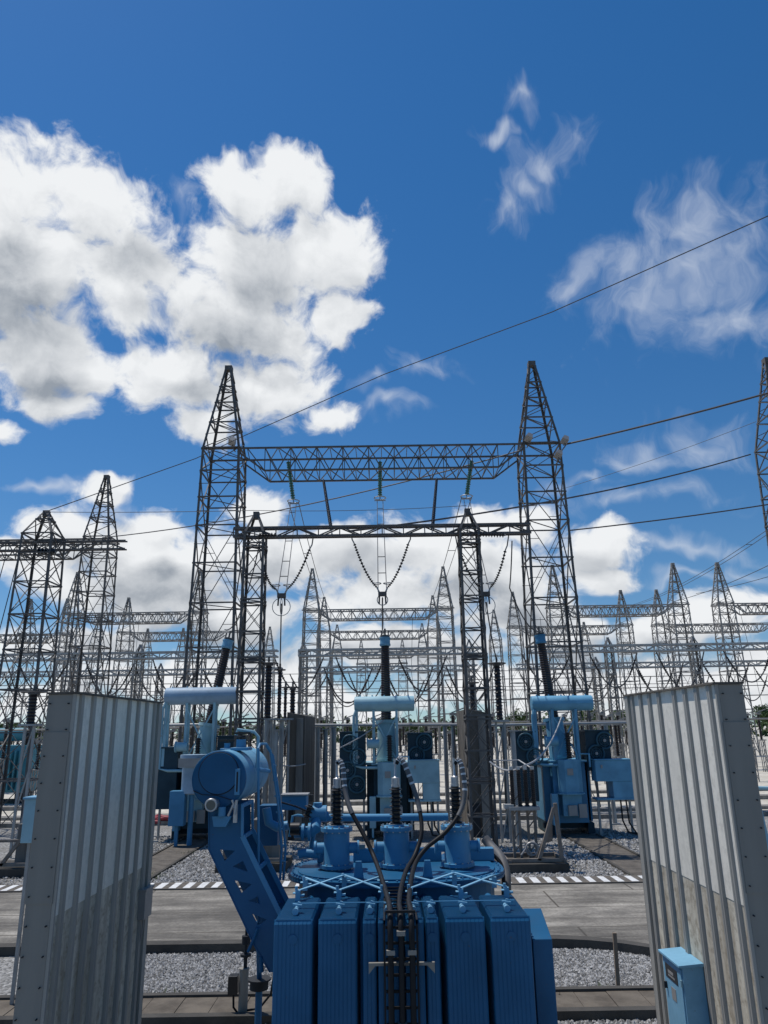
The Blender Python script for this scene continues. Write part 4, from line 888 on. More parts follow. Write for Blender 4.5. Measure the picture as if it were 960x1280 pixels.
# low bus gantries
LB=[(90,-75,-13,'long low dark crossbeam left of the left tall tower, upper one'),(90,-10.5,11.5,'low dark crossbeam behind the middle bushing, upper one'),(90,17,75,'long low dark crossbeam right of the right tall tower, upper one'),
    (116,-95,-16,'long low dark crossbeam left of the left tall tower, lower one'),(116,-13,14,'low dark crossbeam behind the middle bushing, lower one'),(116,20,95,'long low dark crossbeam right of the right tall tower, lower one')]
for Y,xa,xb,lab in LB:
    low_beam(xa,xb,Y,lab,'galv',z1=14.2,hh=.7,dep=1.0,n=int((xb-xa)/1.4),cw=.2)
LTP=None
for px,Y,lab in((378,90,'slim grey lattice post under the left end of the upper low crossbeam'),(591,90,'slim grey lattice post under the right end of the upper low crossbeam'),(412,116,'slim grey lattice post under the left end of the lower low crossbeam'),(586,116,'slim grey lattice post under the right end of the lower low crossbeam'),
   (168,90,'slim grey lattice post in the left field under the upper low crossbeam'),(196,116,'slim grey lattice post in the left field under the lower low crossbeam'),(88,90,'slim grey lattice post beside the dense cluster at the left'),(770,90,'slim grey lattice post in the right field under the upper low crossbeam'),(752,116,'slim grey lattice post in the right field under the lower low crossbeam'),(880,90,'slim grey lattice post above the right firewall under the upper low crossbeam')):
    if LTP is None: LTP=small_tower(basept(px,Y),lab,'galv_far',.17,.08,'slim grey posts under the low crossbeams')
    else: copy_tree(LTP,basept(px,Y),lab)
# jumper loops: two strain insulators joined by a sagging conductor
def loop(x0,x1,Y,z,drop,label,group):
    t=thing('jumper_loop',label,'conductor',((x0+x1)/2,Y,z),group)
    A_=sag((x0,Y,z),(x1,Y+.3,z),drop,20)
    b=MB(); b.tube(A_,.08,6); part('conductor',b,'wire',t)
    for sl_ in(A_[1:5],A_[-5:-1]):
        b=MB(); b.sheds(sl_[0],sl_[-1],  .08,.16,.26,8); part('insulator',b,'black',t)
    return t
random.seed(5)
for Y,xs,zone in((90,(-7.5,-.2,7.2),'behind the middle bushing'),(116,(-9,0,9),'behind the middle bushing'),(90,(-62,-54,-46,-38,-30,-22),'left of the left tall tower'),(116,(-75,-66,-57,-48,-39,-30),'left of the left tall tower'),
                 (90,(22,30,38,46,54),'right of the right tall tower'),(116,(26,35,44,53,62,71),'right of the right tall tower')):
    for x in xs:
        for s in(-1,1):
            xm=x+s*2.9
            loop(xm-2.9,xm+2.9,Y+s*.6,13.3-(1.2 if s>0 else 0),3.6+random.uniform(-.4,.8),'sagging jumper loop with dark ends under the low beams %s'%zone,'jumper loops '+zone)
for Y,z,lab in((84,10.6,'thin straight bus wire crossing the whole yard, upper of the near pair'),(84,9.4,'thin straight bus wire crossing the whole yard, lower of the near pair'),(108,13.2,'thin straight bus wire crossing the yard farther back, upper of the far pair'),(108,11.0,'thin straight bus wire crossing the yard farther back, lower of the far pair'),(70,7.9,'thin straight bus wire just above the transformers')):
    wire(sag((-90,Y,z),(90,Y,z),.5,20),.045,lab,'wire')
# line spans going back from the main gantry to the distant gantry
twin(ends['left'],at(411,763,125),1.2,.03,'twin line sweeping from the left green insulator string to the distant gantry',.7,4)
twin(ends['right'],at(535,763,125),1.2,.03,'twin line sweeping from the right green insulator string to the distant gantry',.7,4)
twin(at(1150,520,52),at(790,757,152),2,.035,'twin line falling from the upper right to a distant tower',.8,2)
wire(sag(at(1150,600,70),at(842,752,152),1.5),.05,'thin wire falling behind the right towers to the distant gantry')
wire(sag(at(1150,650,80),at(870,742,126),1.0),.045,'lowest thin wire falling in from the right edge')
twin(at(122,742,90),at(172,768,152),.5,.035,'short twin line falling from the pointed left tower',.8,1)
for k,(x0,y0,x1,y1,lab) in enumerate(((24,692,-4,800,'thin dropper wire hanging from the left edge crossbeam, right one'),(8,692,-20,790,'thin dropper wire hanging from the left edge crossbeam, left one'))): wire(sag(at(x0,y0,43),at(x1,y1,43),.1),.03,lab)

# ------------------------------------------------------------------ back transformers
def fan(t,x,y,z,r,m):
    b=MB(); b.torus((x,y,z),r,.045,'y',22); b.torus((x,y-.02,z),r*.66,.012,'y',18); b.torus((x,y-.02,z),r*.4,.012,'y',16)
    for k in range(4):
        a=math.pi*k/4; b.bar((x-r*math.cos(a),y-.02,z-r*math.sin(a)),(x+r*math.cos(a),y-.02,z+r*math.sin(a)),.02,.012)
    f=part('fan',b,m,t)
    b=MB(); b.cyl((x,y+.02,z),(x,y-.06,z),.075,n=10); part('fan_hub',b,'plate',f)
    return f
def back_tr(cx_,label,c1,c2,cons_len,cons_x,cons_z,tilt,fans_l,fans_r,cab,rad_l,cons_r=.37,dark='teal'):
    Yc=38.5; t=thing('power_transformer',label,'transformer',(cx_,Yc,0)); X=lambda u:cx_+u
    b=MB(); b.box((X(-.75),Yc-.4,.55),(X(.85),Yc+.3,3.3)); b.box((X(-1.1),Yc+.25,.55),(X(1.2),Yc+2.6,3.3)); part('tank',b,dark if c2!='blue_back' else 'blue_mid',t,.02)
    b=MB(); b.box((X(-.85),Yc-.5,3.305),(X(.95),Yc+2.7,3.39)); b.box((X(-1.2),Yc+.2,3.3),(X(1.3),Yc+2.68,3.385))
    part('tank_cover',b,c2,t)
    b=MB(); b.box((X(-1.1),Yc-.3,.06),(X(-.8),Yc+2.4,.54)); b.box((X(.8),Yc-.3,.06),(X(1.1),Yc+2.4,.54)); b.box((X(-1.2),Yc+.3,.25),(X(1.2),Yc+.6,.5)); part('skid',b,dark,t)
    # hexagonal tap-changer turret in front of the tank
    b=MB(); hx=[(X(-.55),Yc-.5),(X(-.55),Yc-.9),(X(-.3),Yc-1.15),(X(.3),Yc-1.15),(X(.55),Yc-.9),(X(.55),Yc-.5)]
    b.prism(hx,'z',1.95,3.45); b.prism([(x,y) for x,y in [(X(-.62),Yc-.45),(X(-.62),Yc-.95),(X(-.34),Yc-1.24),(X(.34),Yc-1.24),(X(.62),Yc-.95),(X(.62),Yc-.45)]],'z',1.88,1.95); b.prism([(X(-.45),Yc-.5),(X(-.45),Yc-.9),(X(.45),Yc-.9),(X(.45),Yc-.5)],'z',.9,1.88)
    tc=part('tap_changer',b,c2,t,.015)
    b=MB(); b.box((X(-.2),Yc-1.175,2.75),(X(.08),Yc-1.152,3.05)); part('nameplate',b,'plate',tc)
    b=MB(); b.box((X(-.25),Yc-1.1,.95),(X(.15),Yc-.92,1.4)); b.box((X(.25),Yc-1.05,.85),(X(.62),Yc-.92,1.45)); part('marker_plate',b,'plate',t)
    b=MB(); b.box((X(-.95),Yc-.8,.5),(X(-.65),Yc-.42,1.9)); b.box((X(-.85),Yc-.75,.06),(X(-.75),Yc-.5,.5)); part('drive_box',b,c1,t,.01)
    # HV turret + bushing
    d=Vector((math.sin(R(tilt)),0.10,math.cos(R(tilt)))).normalized(); p0=Vector((X(-.1),Yc+.6,3.4)); 
    L1=2.0
    b=MB(); b.lathe(p0,p0+d,[(0,.6),(.1,.6),(.101,.5),(L1-.15,.44),(L1-.149,.54),(L1,.54),(L1+.01,.3)],20); b.torus(p0+d*1.0,.44,.03,'z',18); part('turret',b,c2 if tilt<5 else 'turret_pale',t)
    p1=p0+d*(L1+.0); tot=(9.2-p1.z)/d.z
    b=MB(); b.lathe(p1,p1+d,[(0,.3),(.05,.3)]+[x for k in range(int(tot/.12)) for x in((.06+k*.12,.25-.05*k*.12/tot),(.12+k*.12,.28-.05*k*.12/tot))]+[(tot,.2)],16); bu=part('bushing',b,'brown',t)
    p2=p1+d*tot; b=MB(); b.lathe(p2,p2+d,[(0,.22),(.01,.27),(.04,.29),(.12,.295),(.13,.27),(.40,.27),(.405,.3),(.46,.3),(.47,.15),(.5,.12)],18); part('bushing_cap',b,'blue_light' if c2!='blue_back' else 'blue_mid',bu)
    b=MB(); 
    for s in(-.18,.18): b.cyl(p2+d*.45+Vector((s,0,0)),p2+d*.85+Vector((s,0,0)),.035,n=6)
    b.cyl(p2+d*.45,p2+d*.95,.05,n=6); b.cyl(p2+d*.5,p2+d*.58,.24,n=10); part('terminal',b,'steel',bu)
    # conservator on legs
    b=MB(); x0,x1=X(cons_x-cons_len/2),X(cons_x+cons_len/2); yc=Yc-.3
    b.lathe((x0,yc,cons_z),(x1,yc,cons_z),[(0,cons_r*.7),(.02,cons_r*.97),(.05,cons_r),(cons_len-.05,cons_r),(cons_len-.02,cons_r*.97),(cons_len,cons_r*.7)],26); b.box((x0-.04,yc-cons_r-.02,cons_z-.04),(x1+.04,yc-cons_r+.06,cons_z-.01))
    cn=part('conservator',b,'blue_grey' if tilt>5 else c2,t)
    for k in range(5): b=MB(); x=x0+.3+k*(cons_len-.6)/4; b.cyl((x,yc,cons_z+cons_r-.02),(x,yc,cons_z+cons_r+.06),.04,n=8); part('lifting_lug',b,c2,cn)
    b=MB()
    for x in(x0+.12,x0+cons_len*.32,x0+cons_len*.7): b.bar((x,yc-.2,3.4),(x,yc-.2,cons_z-cons_r*.8),.13); b.bar((x,yc+.3,3.4),(x,yc+.3,cons_z-cons_r*.8),.1)
    b.bar((x0+cons_len*.32,yc-.22,3.5),(x0+cons_len*.7,yc-.22,cons_z-.6),.06); b.bar((x0+cons_len*.7,yc-.25,3.5),(x0+cons_len*.32,yc-.25,cons_z-.6),.06)
    part('conservator_leg',b,c2,t)
    b=MB(); b.tube([(x0+.1,yc-.25,cons_z-.3),(x0-.02,yc-.28,cons_z-.6),(x0-.02,yc-.28,3.3),(x0+.4,yc-.3,3.2),(X(-.3),yc-.5,3.2)],.07,8); b.tube([(X(.5),Yc-.9,3.4),(X(.5),Yc-1,3.7),(X(.95),Yc-1,3.7),(X(.95),Yc-1,3.1)],.05,8); b.cyl((X(-1.0),Yc-.7,4.3),(X(-.45),Yc-.7,4.3),.22,n=14); b.cyl((X(-1.05),Yc-.7,4.3),(X(-1.0),Yc-.7,4.3),.27,n=14); part('pipework',b,c2,t)
    b=MB(); b.sheds((X(.05),Yc-.75,3.5),(X(.05),Yc-.75,4.7),.1,.17,.1,10); part('neutral_bushing',b,'brown',t)
    # radiators with fans
    for sd_,(xa,xb,za,zb),fs in(('l',rad_l,fans_l),('r',(.95,2.15,2.9,4.75),fans_r)):
        if xa is None: continue
        b=MB(); 
        for k in range(16): 
            y=Yc-.55+k*.09; b.box((X(xa),y,za),(X(xb),y+.03,zb))
        for zz in (za+.2,zb-.2): b.cyl((X(xa)+.2,Yc-.5,zz),(X(xa)+.2,Yc+.8,zz),.06,n=8); b.cyl((X(xb)-.2,Yc-.5,zz),(X(xb)-.2,Yc+.8,zz),.06,n=8)
        b.box((X(xa)-.02,Yc-.62,zb-.02),(X(xb)+.02,Yc+.9,zb+.05))
        rr=part('radiator',b,dark,t)
        for xx in(xa+.1,xb-.1): b=MB(); b.bar((X(xx),Yc+.3,0),(X(xx),Yc+.3,za),.1); part('radiator_leg',b,'galv',rr)
        for fx,fz in fs: fan(t,X(fx),Yc-.66,fz,.38,'fan_paint')
    if cab:
        x0,x1,z0,z1=cab
        b=MB(); zm=z0+.75
        b.box((X(x0),Yc-1.2,zm),(X(x1),Yc-.3,z1)); b.box((X(x0+(x1-x0)*.45),Yc-1.18,z0),(X(x1),Yc-.3,zm-.003)); b.box((X(x0-.05),Yc-1.2,z0-.08),(X(x1+.05),Yc-.3,z0-.003)); cb=part('control_cabinet',b,c2,t,.015)
        b=MB(); b.box((X(x0-.04),Yc-1.24,z1+.003),(X(x1+.04),Yc-.28,z1+.05)); part('cabinet_lid',b,c2,cb,.01)
        b=MB(); b.box((X(x0+.25),Yc-1.24,z1-.35),(X(x0+.33),Yc-1.205,z1-.2)); part('handle',b,'plate',cb)
        for xx in (x0+.1,x1-.1): b=MB(); b.bar((X(xx),Yc-.75,0),(X(xx),Yc-.75,z0-.08),.1); part('cabinet_leg',b,'galv',cb)
        b=MB(); b.tube([(X(x1-.6),Yc-1,z0),(X(x1-.6),Yc-1.05,.7),(X(x1-.4),Yc-1.1,.2),(X(x1+.2),Yc-1.1,.08)],.04,6); b.tube([(X(x1-.35),Yc-1,z0),(X(x1-.3),Yc-1.05,.6),(X(x1),Yc-1.1,.12),(X(x1+.6),Yc-1.1,.08)],.04,6); part('cabinet_cable',b,'rubber',cb)
    return t
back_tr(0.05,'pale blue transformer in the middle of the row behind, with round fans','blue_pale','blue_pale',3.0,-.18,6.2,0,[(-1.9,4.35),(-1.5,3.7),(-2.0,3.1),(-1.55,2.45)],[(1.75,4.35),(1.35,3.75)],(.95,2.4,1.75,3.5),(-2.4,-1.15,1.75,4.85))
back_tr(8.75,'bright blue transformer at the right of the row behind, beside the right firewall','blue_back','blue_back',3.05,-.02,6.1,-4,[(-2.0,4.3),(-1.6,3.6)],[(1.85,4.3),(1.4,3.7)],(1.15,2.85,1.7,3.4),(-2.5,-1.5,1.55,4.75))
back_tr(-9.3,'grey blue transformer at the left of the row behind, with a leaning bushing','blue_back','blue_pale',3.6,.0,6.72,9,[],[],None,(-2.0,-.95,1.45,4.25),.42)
t=thing('cooling_cylinder','pale blue oil filter cylinder on the left transformer front','cylinder',at(240,990,36.5))
p=at(240,990,36.5);b=MB(); b.lathe(p-Vector((0,0,.1)),p+Vector((0,0,1)),[(0,.3),(.06,.48),(.2,.5),(1.6,.5),(1.601,.62),(1.75,.62),(1.76,.4)],20); part('body',b,'blue_grey',t); b=MB(); b.cyl((p.x,p.y,0),(p.x,p.y,p.z-.1),.12,n=10); part('stand',b,'blue_mid',t); b=MB(); b.box((p.x-.56,p.y-.6,p.z+1.1),(p.x+.56,p.y-.5,p.z+1.5)); part('nameplate',b,'plate',t)
p=at(222,1010,36.3); t=thing('marshalling_kiosk','slim blue cabinet on a post in front of the left transformer','cabinet',(p.x,36.3,0)); b=MB(); b.box((p.x-.35,36.1,.9),(p.x+.35,36.6,2.4)); part('body',b,'blue_mid',t,.02); b=MB(); b.bar((p.x,36.35,0),(p.x,36.35,.9),.14); part('post',b,'blue_mid',t)
# teal transformer far away at the left edge
p=basept(22,60); t=thing('power_transformer','teal transformer far back behind the broad tower at the left edge','transformer',p)
b=MB(); b.box((p.x-1.9,59,.8),(p.x+1.5,62,4.2)); part('tank',b,'teal_light',t,.03)
b=MB(); 
for k in range(9): b.box((p.x-1.8+k*.36,58.6,1.0),(p.x-1.7+k*.36,58.98,3.8))
part('radiator',b,'teal_light',t)
b=MB(); b.cyl((p.x-1.8,60,5.0),(p.x+1.2,60,5.0),.5,n=18); part('conservator',b,'teal_light',t)
b=MB(); b.box((p.x-1.5,59.2,0),(p.x-1.1,61.5,.8)); part('skid',b,'dark',t); b=MB(); b.box((p.x+.8,59.2,0),(p.x+1.2,61.5,.8)); part('skid',b,'dark',t)
b=MB(); b.sheds((p.x+1.1,59.5,4.2),(p.x+1.3,59.5,7),.12,.22,.12,10); part('bushing',b,'brown',t)

# concrete dividing walls between the back transformers
def cwall(xa,xb,y0,y1,zt,lab):
    t=thing('firewall',lab,'firewall',((xa+xb)/2,(y0+y1)/2,0)); 
    b=MB(); b.prism([(xa,0),(xb,0),(xb,zt-.18),(xa,zt)],'y',y0,y1); part('wall',b,'conc_dark',t,.02)
    b=MB(); xm=(xa+xb)/2; b.box((xm+.05,y0-.12,0),(xb-.06,y0-.003,zt-.3)); part('pilaster',b,'conc',t,.01)
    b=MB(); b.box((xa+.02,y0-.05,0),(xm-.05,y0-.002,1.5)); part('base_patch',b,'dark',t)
p=at(359,890,38);q=at(381,890,38); cwall(p.x,q.x,38,43.5,p.z,'brown concrete dividing wall between the left and middle transformers')
p=at(583,886,38);q=at(607,886,38); cwall(p.x,q.x,38,43.5,p.z,'brown concrete dividing wall between the middle and right transformers')

# tubular busbar and its supports
for xa,xb,Y,lab in((392,606,44.5,'pale tubular busbar behind the middle transformer'),(612,806,44.5,'pale tubular busbar behind the right transformer'),(192,250,44.5,'pale tubular busbar behind the left transformer')):
    p=at(xa,906.5,Y);q=at(xb,903 if xa>600 else 906,Y); b=MB(); b.cyl(p,q,.085,n=10); solo('busbar',b,'galv',lab,'busbar')
def post(px,Y,ztop,r,lab,m='galv',grp=None,tilt=0):
    p=basept(px,Y); b=MB(); b.cyl(p+Vector((tilt,0,0)),(p.x,Y,ztop),r,n=10); b.box((p.x+tilt-.25,Y-.25,0),(p.x+tilt+.25,Y+.25,.06)); b.box((p.x-.2,Y-.2,ztop),(p.x+.2,Y+.2,ztop+.05)); return solo('steel_post',b,m,lab,'post',grp)
for px,Y,z,r,lab in((397,44,5.1,.16,'pale round steel post left of the middle transformer, leftmost of three'),(407,42,5.0,.13,'pale round steel post left of the middle transformer, middle of three'),(417,44,5.1,.16,'pale round steel post left of the middle transformer, rightmost of three'),
    (556,44,5.1,.12,'pale thin steel post right of the middle transformer, left one of two'),(566,43,5.1,.12,'pale thin steel post right of the middle transformer, right one of two'),(628,42,5.0,.1,'pale thin steel post left of the right transformer'),(790,44,5.1,.12,'pale thin steel post beside the upper corner of the right firewall'),
    (640,35,4.8,.12,'blue grey steel post at the left radiator of the right transformer'),(757,42,5.0,.12,'pale steel post behind the cabinet of the right transformer'),(199,38,4.8,.1,'pale thin steel post left of the left transformer radiator'),(344,36,5,.16,'pale round post beside the brown left dividing wall'),(352,37,5,.12,'thin dark post beside the brown left dividing wall'),(334,38,5.6,.14,'pale post carrying the tall black arrester')):
    post(px,Y,z,r,lab)
# tall black arresters near the slim towers
def arrester(px,yt,yb,Y,r,lab,grp=None,m='brown'):
    p=at(px,yt,Y);q=at(px,yb,Y); q.x=p.x
    t=thing('surge_arrester',lab,'arrester',(p.x,Y,0),grp)
    b=MB(); b.sheds(q,p,r*.75,r,.14,12); part('insulator',b,m,t)
    b=MB(); b.cyl(p,p+Vector((0,0,.15)),r*1.1,n=12); b.torus(p+Vector((0,0,.1)),r*2.3,.03,'z',18); 
    for k in range(4): a=k*math.pi/2; b.bar(p+Vector((0,0,.12)),p+Vector((r*2.3*math.cos(a),r*2.3*math.sin(a),.1)),.03)
    b.cyl(p+Vector((0,0,.15)),p+Vector((0,0,.4)),.05,n=6); part('grading_ring',b,'steel',t)
    b=MB(); b.bar(Vector((p.x-.2,Y,0)),Vector((p.x-.2,Y,q.z)),.1); b.bar(Vector((p.x+.2,Y,0)),Vector((p.x+.2,Y,q.z)),.1); b.box((p.x-.4,Y-.3,q.z-.08),(p.x+.4,Y+.3,q.z)); 
    for k in range(3): z=q.z*k/3; b.bar((p.x-.2,Y,z),(p.x+.2,Y,z+q.z/3),.05)
    part('stand',b,'galv',t); return t
arrester(336,832,898,36,.19,'tall black surge arrester between the left slim tower and the brown wall')
arrester(350,840,898,36.5,.11,'thin black arrester directly under the left V insulators')
arrester(357,862,898,37.5,.09,'thinnest short black arrester left of the brown dividing wall')
arrester(366,862,900,38.4,.15,'short thick black arrester above the brown left dividing wall')
arrester(621,832,900,36,.18,'tall black surge arrester right of the right slim tower')
arrester(590,856,888,38.4,.15,'short black arrester above the brown right dividing wall')
arrester(42,868,905,34,.22,'black surge arrester just left of the left firewall')
wire(sag(vap['left']-Vector((0,0,.4)),at(350,838,36.5),0),.03,'vertical wire from the left V insulators to the thin arrester'); 
wire(sag(vap['middle']-Vector((0,0,.2)),at(478,787,39.5),0),.035,'vertical wire from the middle V insulators to the middle transformer bushing')
wire(sag(vap['right']-Vector((0,0,.4)),at(621,826,36),.3),.03,'curved wire from the right V insulators to the tall arrester')
wire(sag(at(640,676,34.5),at(637,735,36),.2)+sag(at(637,735,36),at(680,787,39.5),.8)[1:],.03,'curved wire from the right end of the low beam to the right bushing')
wire(sag(at(325,678,34.5),at(281,787,39.5),1.2),.03,'slack wire from the left end of the low beam to the left bushing')
# brown arrester group on the framed stand, right of the tank cover
bp=gr(668,1090); Y=bp.y
t=thing('arrester_stand','grey framed steel stand on a kerb carrying brown arresters, right of the tank cover','stand',bp)
b=MB(); xa,xb=gr(632,1090).x,gr(707,1090).x; b.box((xa-.5,Y-.35,0),(xb+.1,Y+1.9,.32)); part('plinth',b,'kerb',t,.02)
b=MB(); 
for x in(xa+.1,xb-.05):
    b.box((x,Y-.2,.32),(x+.1,Y+.0,.42))
b.bar((xa,Y-.1,.4),(xb,Y-.1,.4),.12); b.bar((xb-.1,Y-.1,.4),(xb-.2,Y-.1,2.3),.13); b.bar((xa+1.2,Y-.1,.4),(xb-.25,Y-.1,2.15),.12); b.prism([(xb-1.0,.46),(xb-.3,1.9),(xb-.35,1.0),(xb-.6,.95),(xb-.8,.46)],'y',Y+.05,Y+.08); b.bar((xa,Y+1.2,.4),(xb,Y+1.2,.4),.12); b.bar((xa+.06,Y-.1,.4),(xa+.06,Y+1.2,.4),.1); b.bar((xb-.06,Y-.1,.4),(xb-.06,Y+1.2,.4),.1)
part('frame',b,'rusty',t)
px0=at(655,1012,Y+1); 
b=MB()
for k,dx in enumerate((-.45,-.2,.12,.38)): b.bar((px0.x+dx,Y+1,.32),(px0.x+dx,Y+1,px0.z),.09); 
for k in range(5): z=.5+k*.42; b.bar((px0.x-.45,Y+1,z),(px0.x-.2,Y+1,z+.3),.04); b.bar((px0.x+.12,Y+1,z),(px0.x+.38,Y+1,z+.3),.04)
part('support_column',b,'rusty',t)
b=MB(); b.box((px0.x-.6,Y+.7,px0.z),(px0.x+.55,Y+1.3,px0.z+.12)); b.box((px0.x-.75,Y+.8,px0.z+.05),(px0.x-.4,Y+1.2,px0.z+.2)); part('top_plate',b,'galv',t)
b=MB(); b.torus((px0.x+.1,Y+.4,.7),.22,.04,'y',16); b.tube([(px0.x-.3,Y+.4,.5),(px0.x-.1,Y+.4,.75),(px0.x+.1,Y+.4,.48)],.04,8); part('earth_coil',b,'plate',t)
for k,dx in enumerate((-.4,-.13,.13,.4)):
    a=thing('surge_arrester',['brown arrester on the framed stand, leftmost of four','brown arrester on the framed stand, second of four','brown arrester on the framed stand, third of four','brown arrester on the framed stand, rightmost of four'][k],'arrester',(px0.x+dx,Y+1,px0.z+.122),'brown arresters on the framed stand')
    b=MB(); zt=at(655,962,Y+1).z; b.sheds((px0.x+dx,Y+1,px0.z+.122),(px0.x+dx,Y+1,zt),.07,.11,.07,12); part('insulator',b,'brown',a)
    b=MB(); b.cyl((px0.x+dx,Y+1,zt),(px0.x+dx,Y+1,zt+.12),.08,n=10); part('terminal',b,'silver',a)
wire(sag(at(612,952,31),at(655,957,Y+1),.25)+sag(at(655,957,Y+1),at(703,893,37.5),.5)[1:],.04,'pale slack cable from the brown arresters up to the right transformer','wire_pale')
wire(sag(at(616,950,31),at(648,950,31),.02)+sag(at(648,950,31),at(664,960,Y+1),.0)[1:],.03,'short pale cable arching over the brown arresters','wire_pale')
wire(sag(at(343,955,37),at(382,955,38),.1),.035,'pale cable strung across the brown left dividing wall','wire_pale')
wire(sag(at(424,935,37.5),at(480,900,38),.1),.03,'pale cable sloping up to the middle conservator','wire_pale')
# stands at the left: framed base behind the conservator, and one at the left edge
for px,py,lab in((318,1090,'grey framed steel base behind the conservator bracket'),(16,1096,'grey framed steel base at the left edge beside the road')):
    bp=gr(px,py);Y=bp.y; t=thing('steel_stand',lab,'stand',bp); w=1.1
    b=MB(); b.box((bp.x-w-.3,Y-.3,0),(bp.x+w+.1,Y+1.6,.32)); part('plinth',b,'kerb',t,.02)
    b=MB(); b.bar((bp.x+w-.1,Y-.1,.32),(bp.x+w-.2,Y-.1,2.4),.13); b.bar((bp.x-w*.4,Y-.1,.4),(bp.x+w-.25,Y-.1,2.2),.12); b.bar((bp.x-w,Y-.1,.42),(bp.x+w,Y-.1,.42),.12); b.bar((bp.x-w,Y+.1,1.2),(bp.x+w-.2,Y+.1,1.2),.09); b.bar((bp.x-w,Y-.1,.32),(bp.x-w,Y-.1,1.6),.12); part('frame',b,'rusty',t)
    b=MB(); b.box((bp.x-.2,Y+.4,.32),(bp.x+w-.25,Y+1.2,1.75)); part('block',b,'conc',t,.02)

rg=random.Random(31); b=MB()
for px,py in((192,1099),(199,1095),(206,1098),(778,1098),(792,1101),(716,1085),(655,1103),(233,1068),(722,1060),(770,1240),(205,1246),(690,1247)):
    g0=gr(px,py)
    for _ in range(26):
        a=rg.uniform(0,6.28); h=rg.uniform(.06,.2); q=g0+Vector((rg.uniform(-.35,.35),rg.uniform(-.2,.2),0)); e=q+Vector((math.cos(a)*h*.6,math.sin(a)*h*.6,h)); n_=Vector((-math.sin(a),math.cos(a),0))*.015
        b.add([q-n_,q+n_,e],[(0,1,2)])
o=solo('weeds',b,'leaf2','small green weeds growing along the kerbs and slab edges','weeds',kind='stuff')
# red hoses lying by the left transformer
p=gr(208,1030); t=thing('hose_pile','loose pile of red hoses on the ground beside the left transformer','hose',p); random.seed(2)
for k in range(7):
    b=MB(); c=p+Vector((random.uniform(-.5,.5),random.uniform(-.3,.3),.08+.05*k)); b.tube([c+Vector((.55*math.cos(a/3),.4*math.sin(a/3),.06*math.sin(a))) for a in range(18)],.09,7); part('hose_coil',b,'red',t)

# ------------------------------------------------------------------ field of post insulators on steel stands
def post_unit(loc,label,grp,h0=2.7,h1=5.0):
    loc=Vector(loc); t=thing('post_insulator',label,'insulator',loc,grp)
    b=MB(); 
    for s in((-.2,-.2),(.2,-.2),(.2,.2),(-.2,.2)): b.bar(loc+Vector((s[0],s[1],0)),loc+Vector((s[0],s[1],h0)),.07)
    for k in range(4): z=h0*k/4; b.bar(loc+Vector((-.2,-.2,z)),loc+Vector((.2,-.2,z+h0/4)),.04); b.bar(loc+Vector((.2,-.2,z)),loc+Vector((.2,.2,z+h0/4)),.04)
    b.box((loc.x-.35,loc.y-.35,h0),(loc.x+.35,loc.y+.35,h0+.1)); part('stand',b,'galv_far',t)
    b=MB(); b.sheds(loc+Vector((0,0,h0+.1)),loc+Vector((0,0,h1)),.11,.19,.16,8); part('insulator',b,'brown',t)
    b=MB(); b.box((loc.x-.25,loc.y-.25,h1),(loc.x+.25,loc.y+.25,h1+.2)); b.bar(loc+Vector((-.1,0,h1+.2)),loc+Vector((.9,0,h1+.55)),.09); part('terminal',b,'galv_far',t); return t
random.seed(11)
zones=[('left of the left transformer',-48,-13,'left'),('behind the transformers',-12.5,12.5,'mid'),('right of the right transformer',13.5,52,'right')]
pu={}
for nm,xa,xb,k in zones:
    lab='brown post insulator on a pale steel stand in the yard '+nm; grp='post insulators '+nm; n=0
    for Y in (58,70,76,84,94,104):
        lim=.5*Y+3
        x=xa+random.uniform(0,1.5)
        while x<xb:
            if abs(x)<lim:
                L=(x,Y+random.uniform(-.5,.5),0)
                hh=random.choice(((2.7,5.0),(3.2,5.9),(2.4,4.3)))
                if (k,hh) not in pu: pu[(k,hh)]=post_unit(L,lab,grp,*hh)
                else: copy_tree(pu[(k,hh)],L)
            x+=random.choice((2.6,2.6,2.6,5.5))
# tubular links between them
for k,(Y,z,xa,xb,lab) in enumerate(((56,5.3,-44,-14,'pale pipe busbar in the yard at the left, nearer one'),(74,5.4,-52,-14,'pale pipe busbar in the yard at the left, farther one'),(56,5.3,14,46,'pale pipe busbar in the yard at the right, nearer one'),(74,5.4,14,52,'pale pipe busbar in the yard at the right, farther one'),(64,5.4,-12,12,'pale pipe busbar in the yard behind the middle transformer'))):
    b=MB(); b.cyl((xa,Y,z),(xb,Y,z),.06,n=8); solo('busbar',b,'galv_far',lab,'busbar')

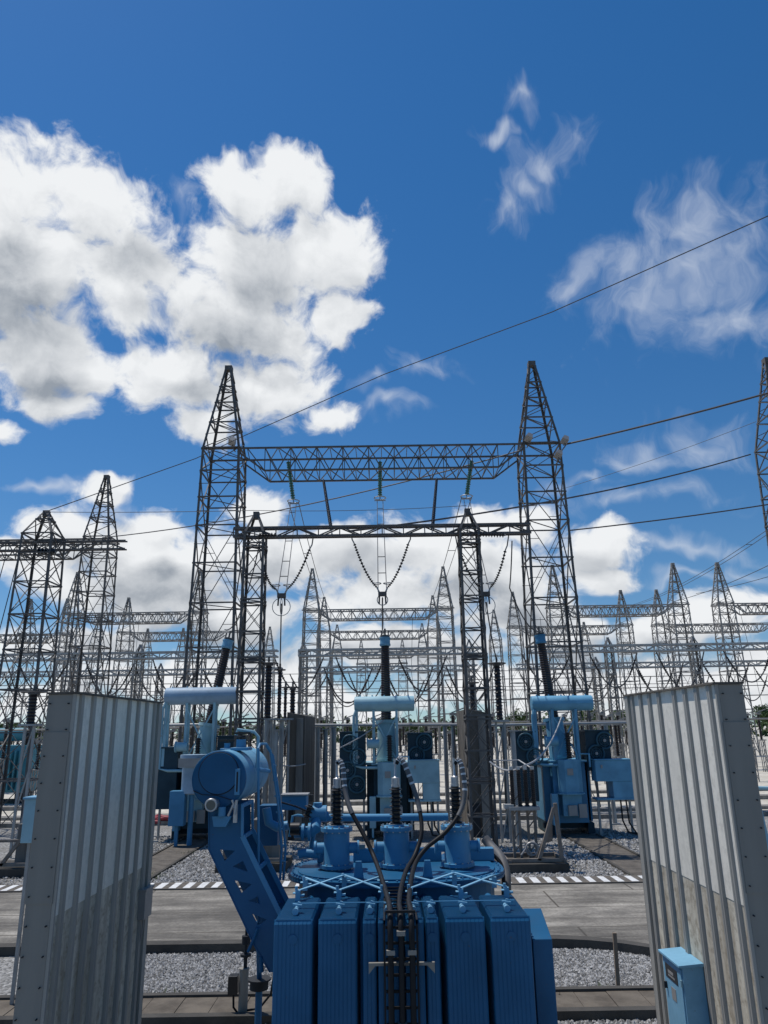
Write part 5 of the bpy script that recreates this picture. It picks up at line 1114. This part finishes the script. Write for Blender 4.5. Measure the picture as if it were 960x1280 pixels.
# ------------------------------------------------------------------ trees on the horizon
def leafblob(b,c,rx,rz,n,size,rng):
    for _ in range(n):
        u=Vector((rng.gauss(0,1),rng.gauss(0,1),rng.gauss(0,1))).normalized()*(rng.random()**.4); p=c+Vector((u.x*rx,u.y*rx,u.z*rz))
        a=Vector((rng.gauss(0,1),rng.gauss(0,1),rng.gauss(0,1))).normalized(); d=a.orthogonal().normalized(); e=a.cross(d); s=size*rng.uniform(.6,1.3)
        b.add([p-d*s-e*s*.4,p+d*s*.2-e*s*.6,p+d*s+e*s*.3,p-d*s*.1+e*s*.7],[(0,1,2,3)])
def tree(loc,h,seed,label,m,grp):
    rng=random.Random(seed); loc=Vector(loc); t=thing('tree',label,'tree',loc,grp)
    b=MB(); b.cyl(loc,loc+Vector((0,0,h*.5)),h*.03,h*.015,8)
    tips=[]
    for k in range(5):
        a=rng.uniform(0,6.28); z=h*rng.uniform(.3,.48); e=loc+Vector((math.cos(a)*h*.25,math.sin(a)*h*.25,z+h*.25)); b.cyl(loc+Vector((0,0,z)),e,h*.012,h*.005,6); tips.append(e)
    part('trunk',b,'bark',t); b=MB()
    for e in tips+[loc+Vector((0,0,h*.75)),loc+Vector((0,0,h*.55))]:
        for _ in range(3): leafblob(b,e+Vector((rng.uniform(-.12,.12)*h,rng.uniform(-.12,.12)*h,rng.uniform(-.08,.1)*h)),h*rng.uniform(.11,.2),h*rng.uniform(.08,.14),90,h*.028,rng)
    part('crown',b,m,t); return t
TG='trees along the far edge of the yard'
p1=tree(basept(386,175),9,1,'dark green tree rising beside the brown left dividing wall','leaf1',None)
tp=[tree((-60,235,0),10,2,'rounded green tree in the far treeline behind the yard','leaf1',TG),tree((-35,240,0),8,3,'rounded green tree in the far treeline behind the yard','leaf2',TG),tree((40,238,0),11,4,'rounded green tree in the far treeline behind the yard','leaf1',TG)]
rng=random.Random(9)
for k in range(46):
    x=-150+k*6.6+rng.uniform(-2,2); c=copy_tree(tp[k%3],(x,236+rng.uniform(-14,18),0),rz=rng.uniform(0,6.28)); q=rng.uniform(.55,1.08); c.scale=(q,q,q*rng.uniform(.85,1.15))
b=MB(); rng=random.Random(4)
for k in range(160):
    x=-420+k*5.3; leafblob(b,Vector((x,300+rng.uniform(-8,8),4.5)),4.5,rng.uniform(3.5,6.5),60,1.1,rng)
o=solo('woodland',b,'leaf1','dark green wood along the horizon','woodland',kind='stuff')
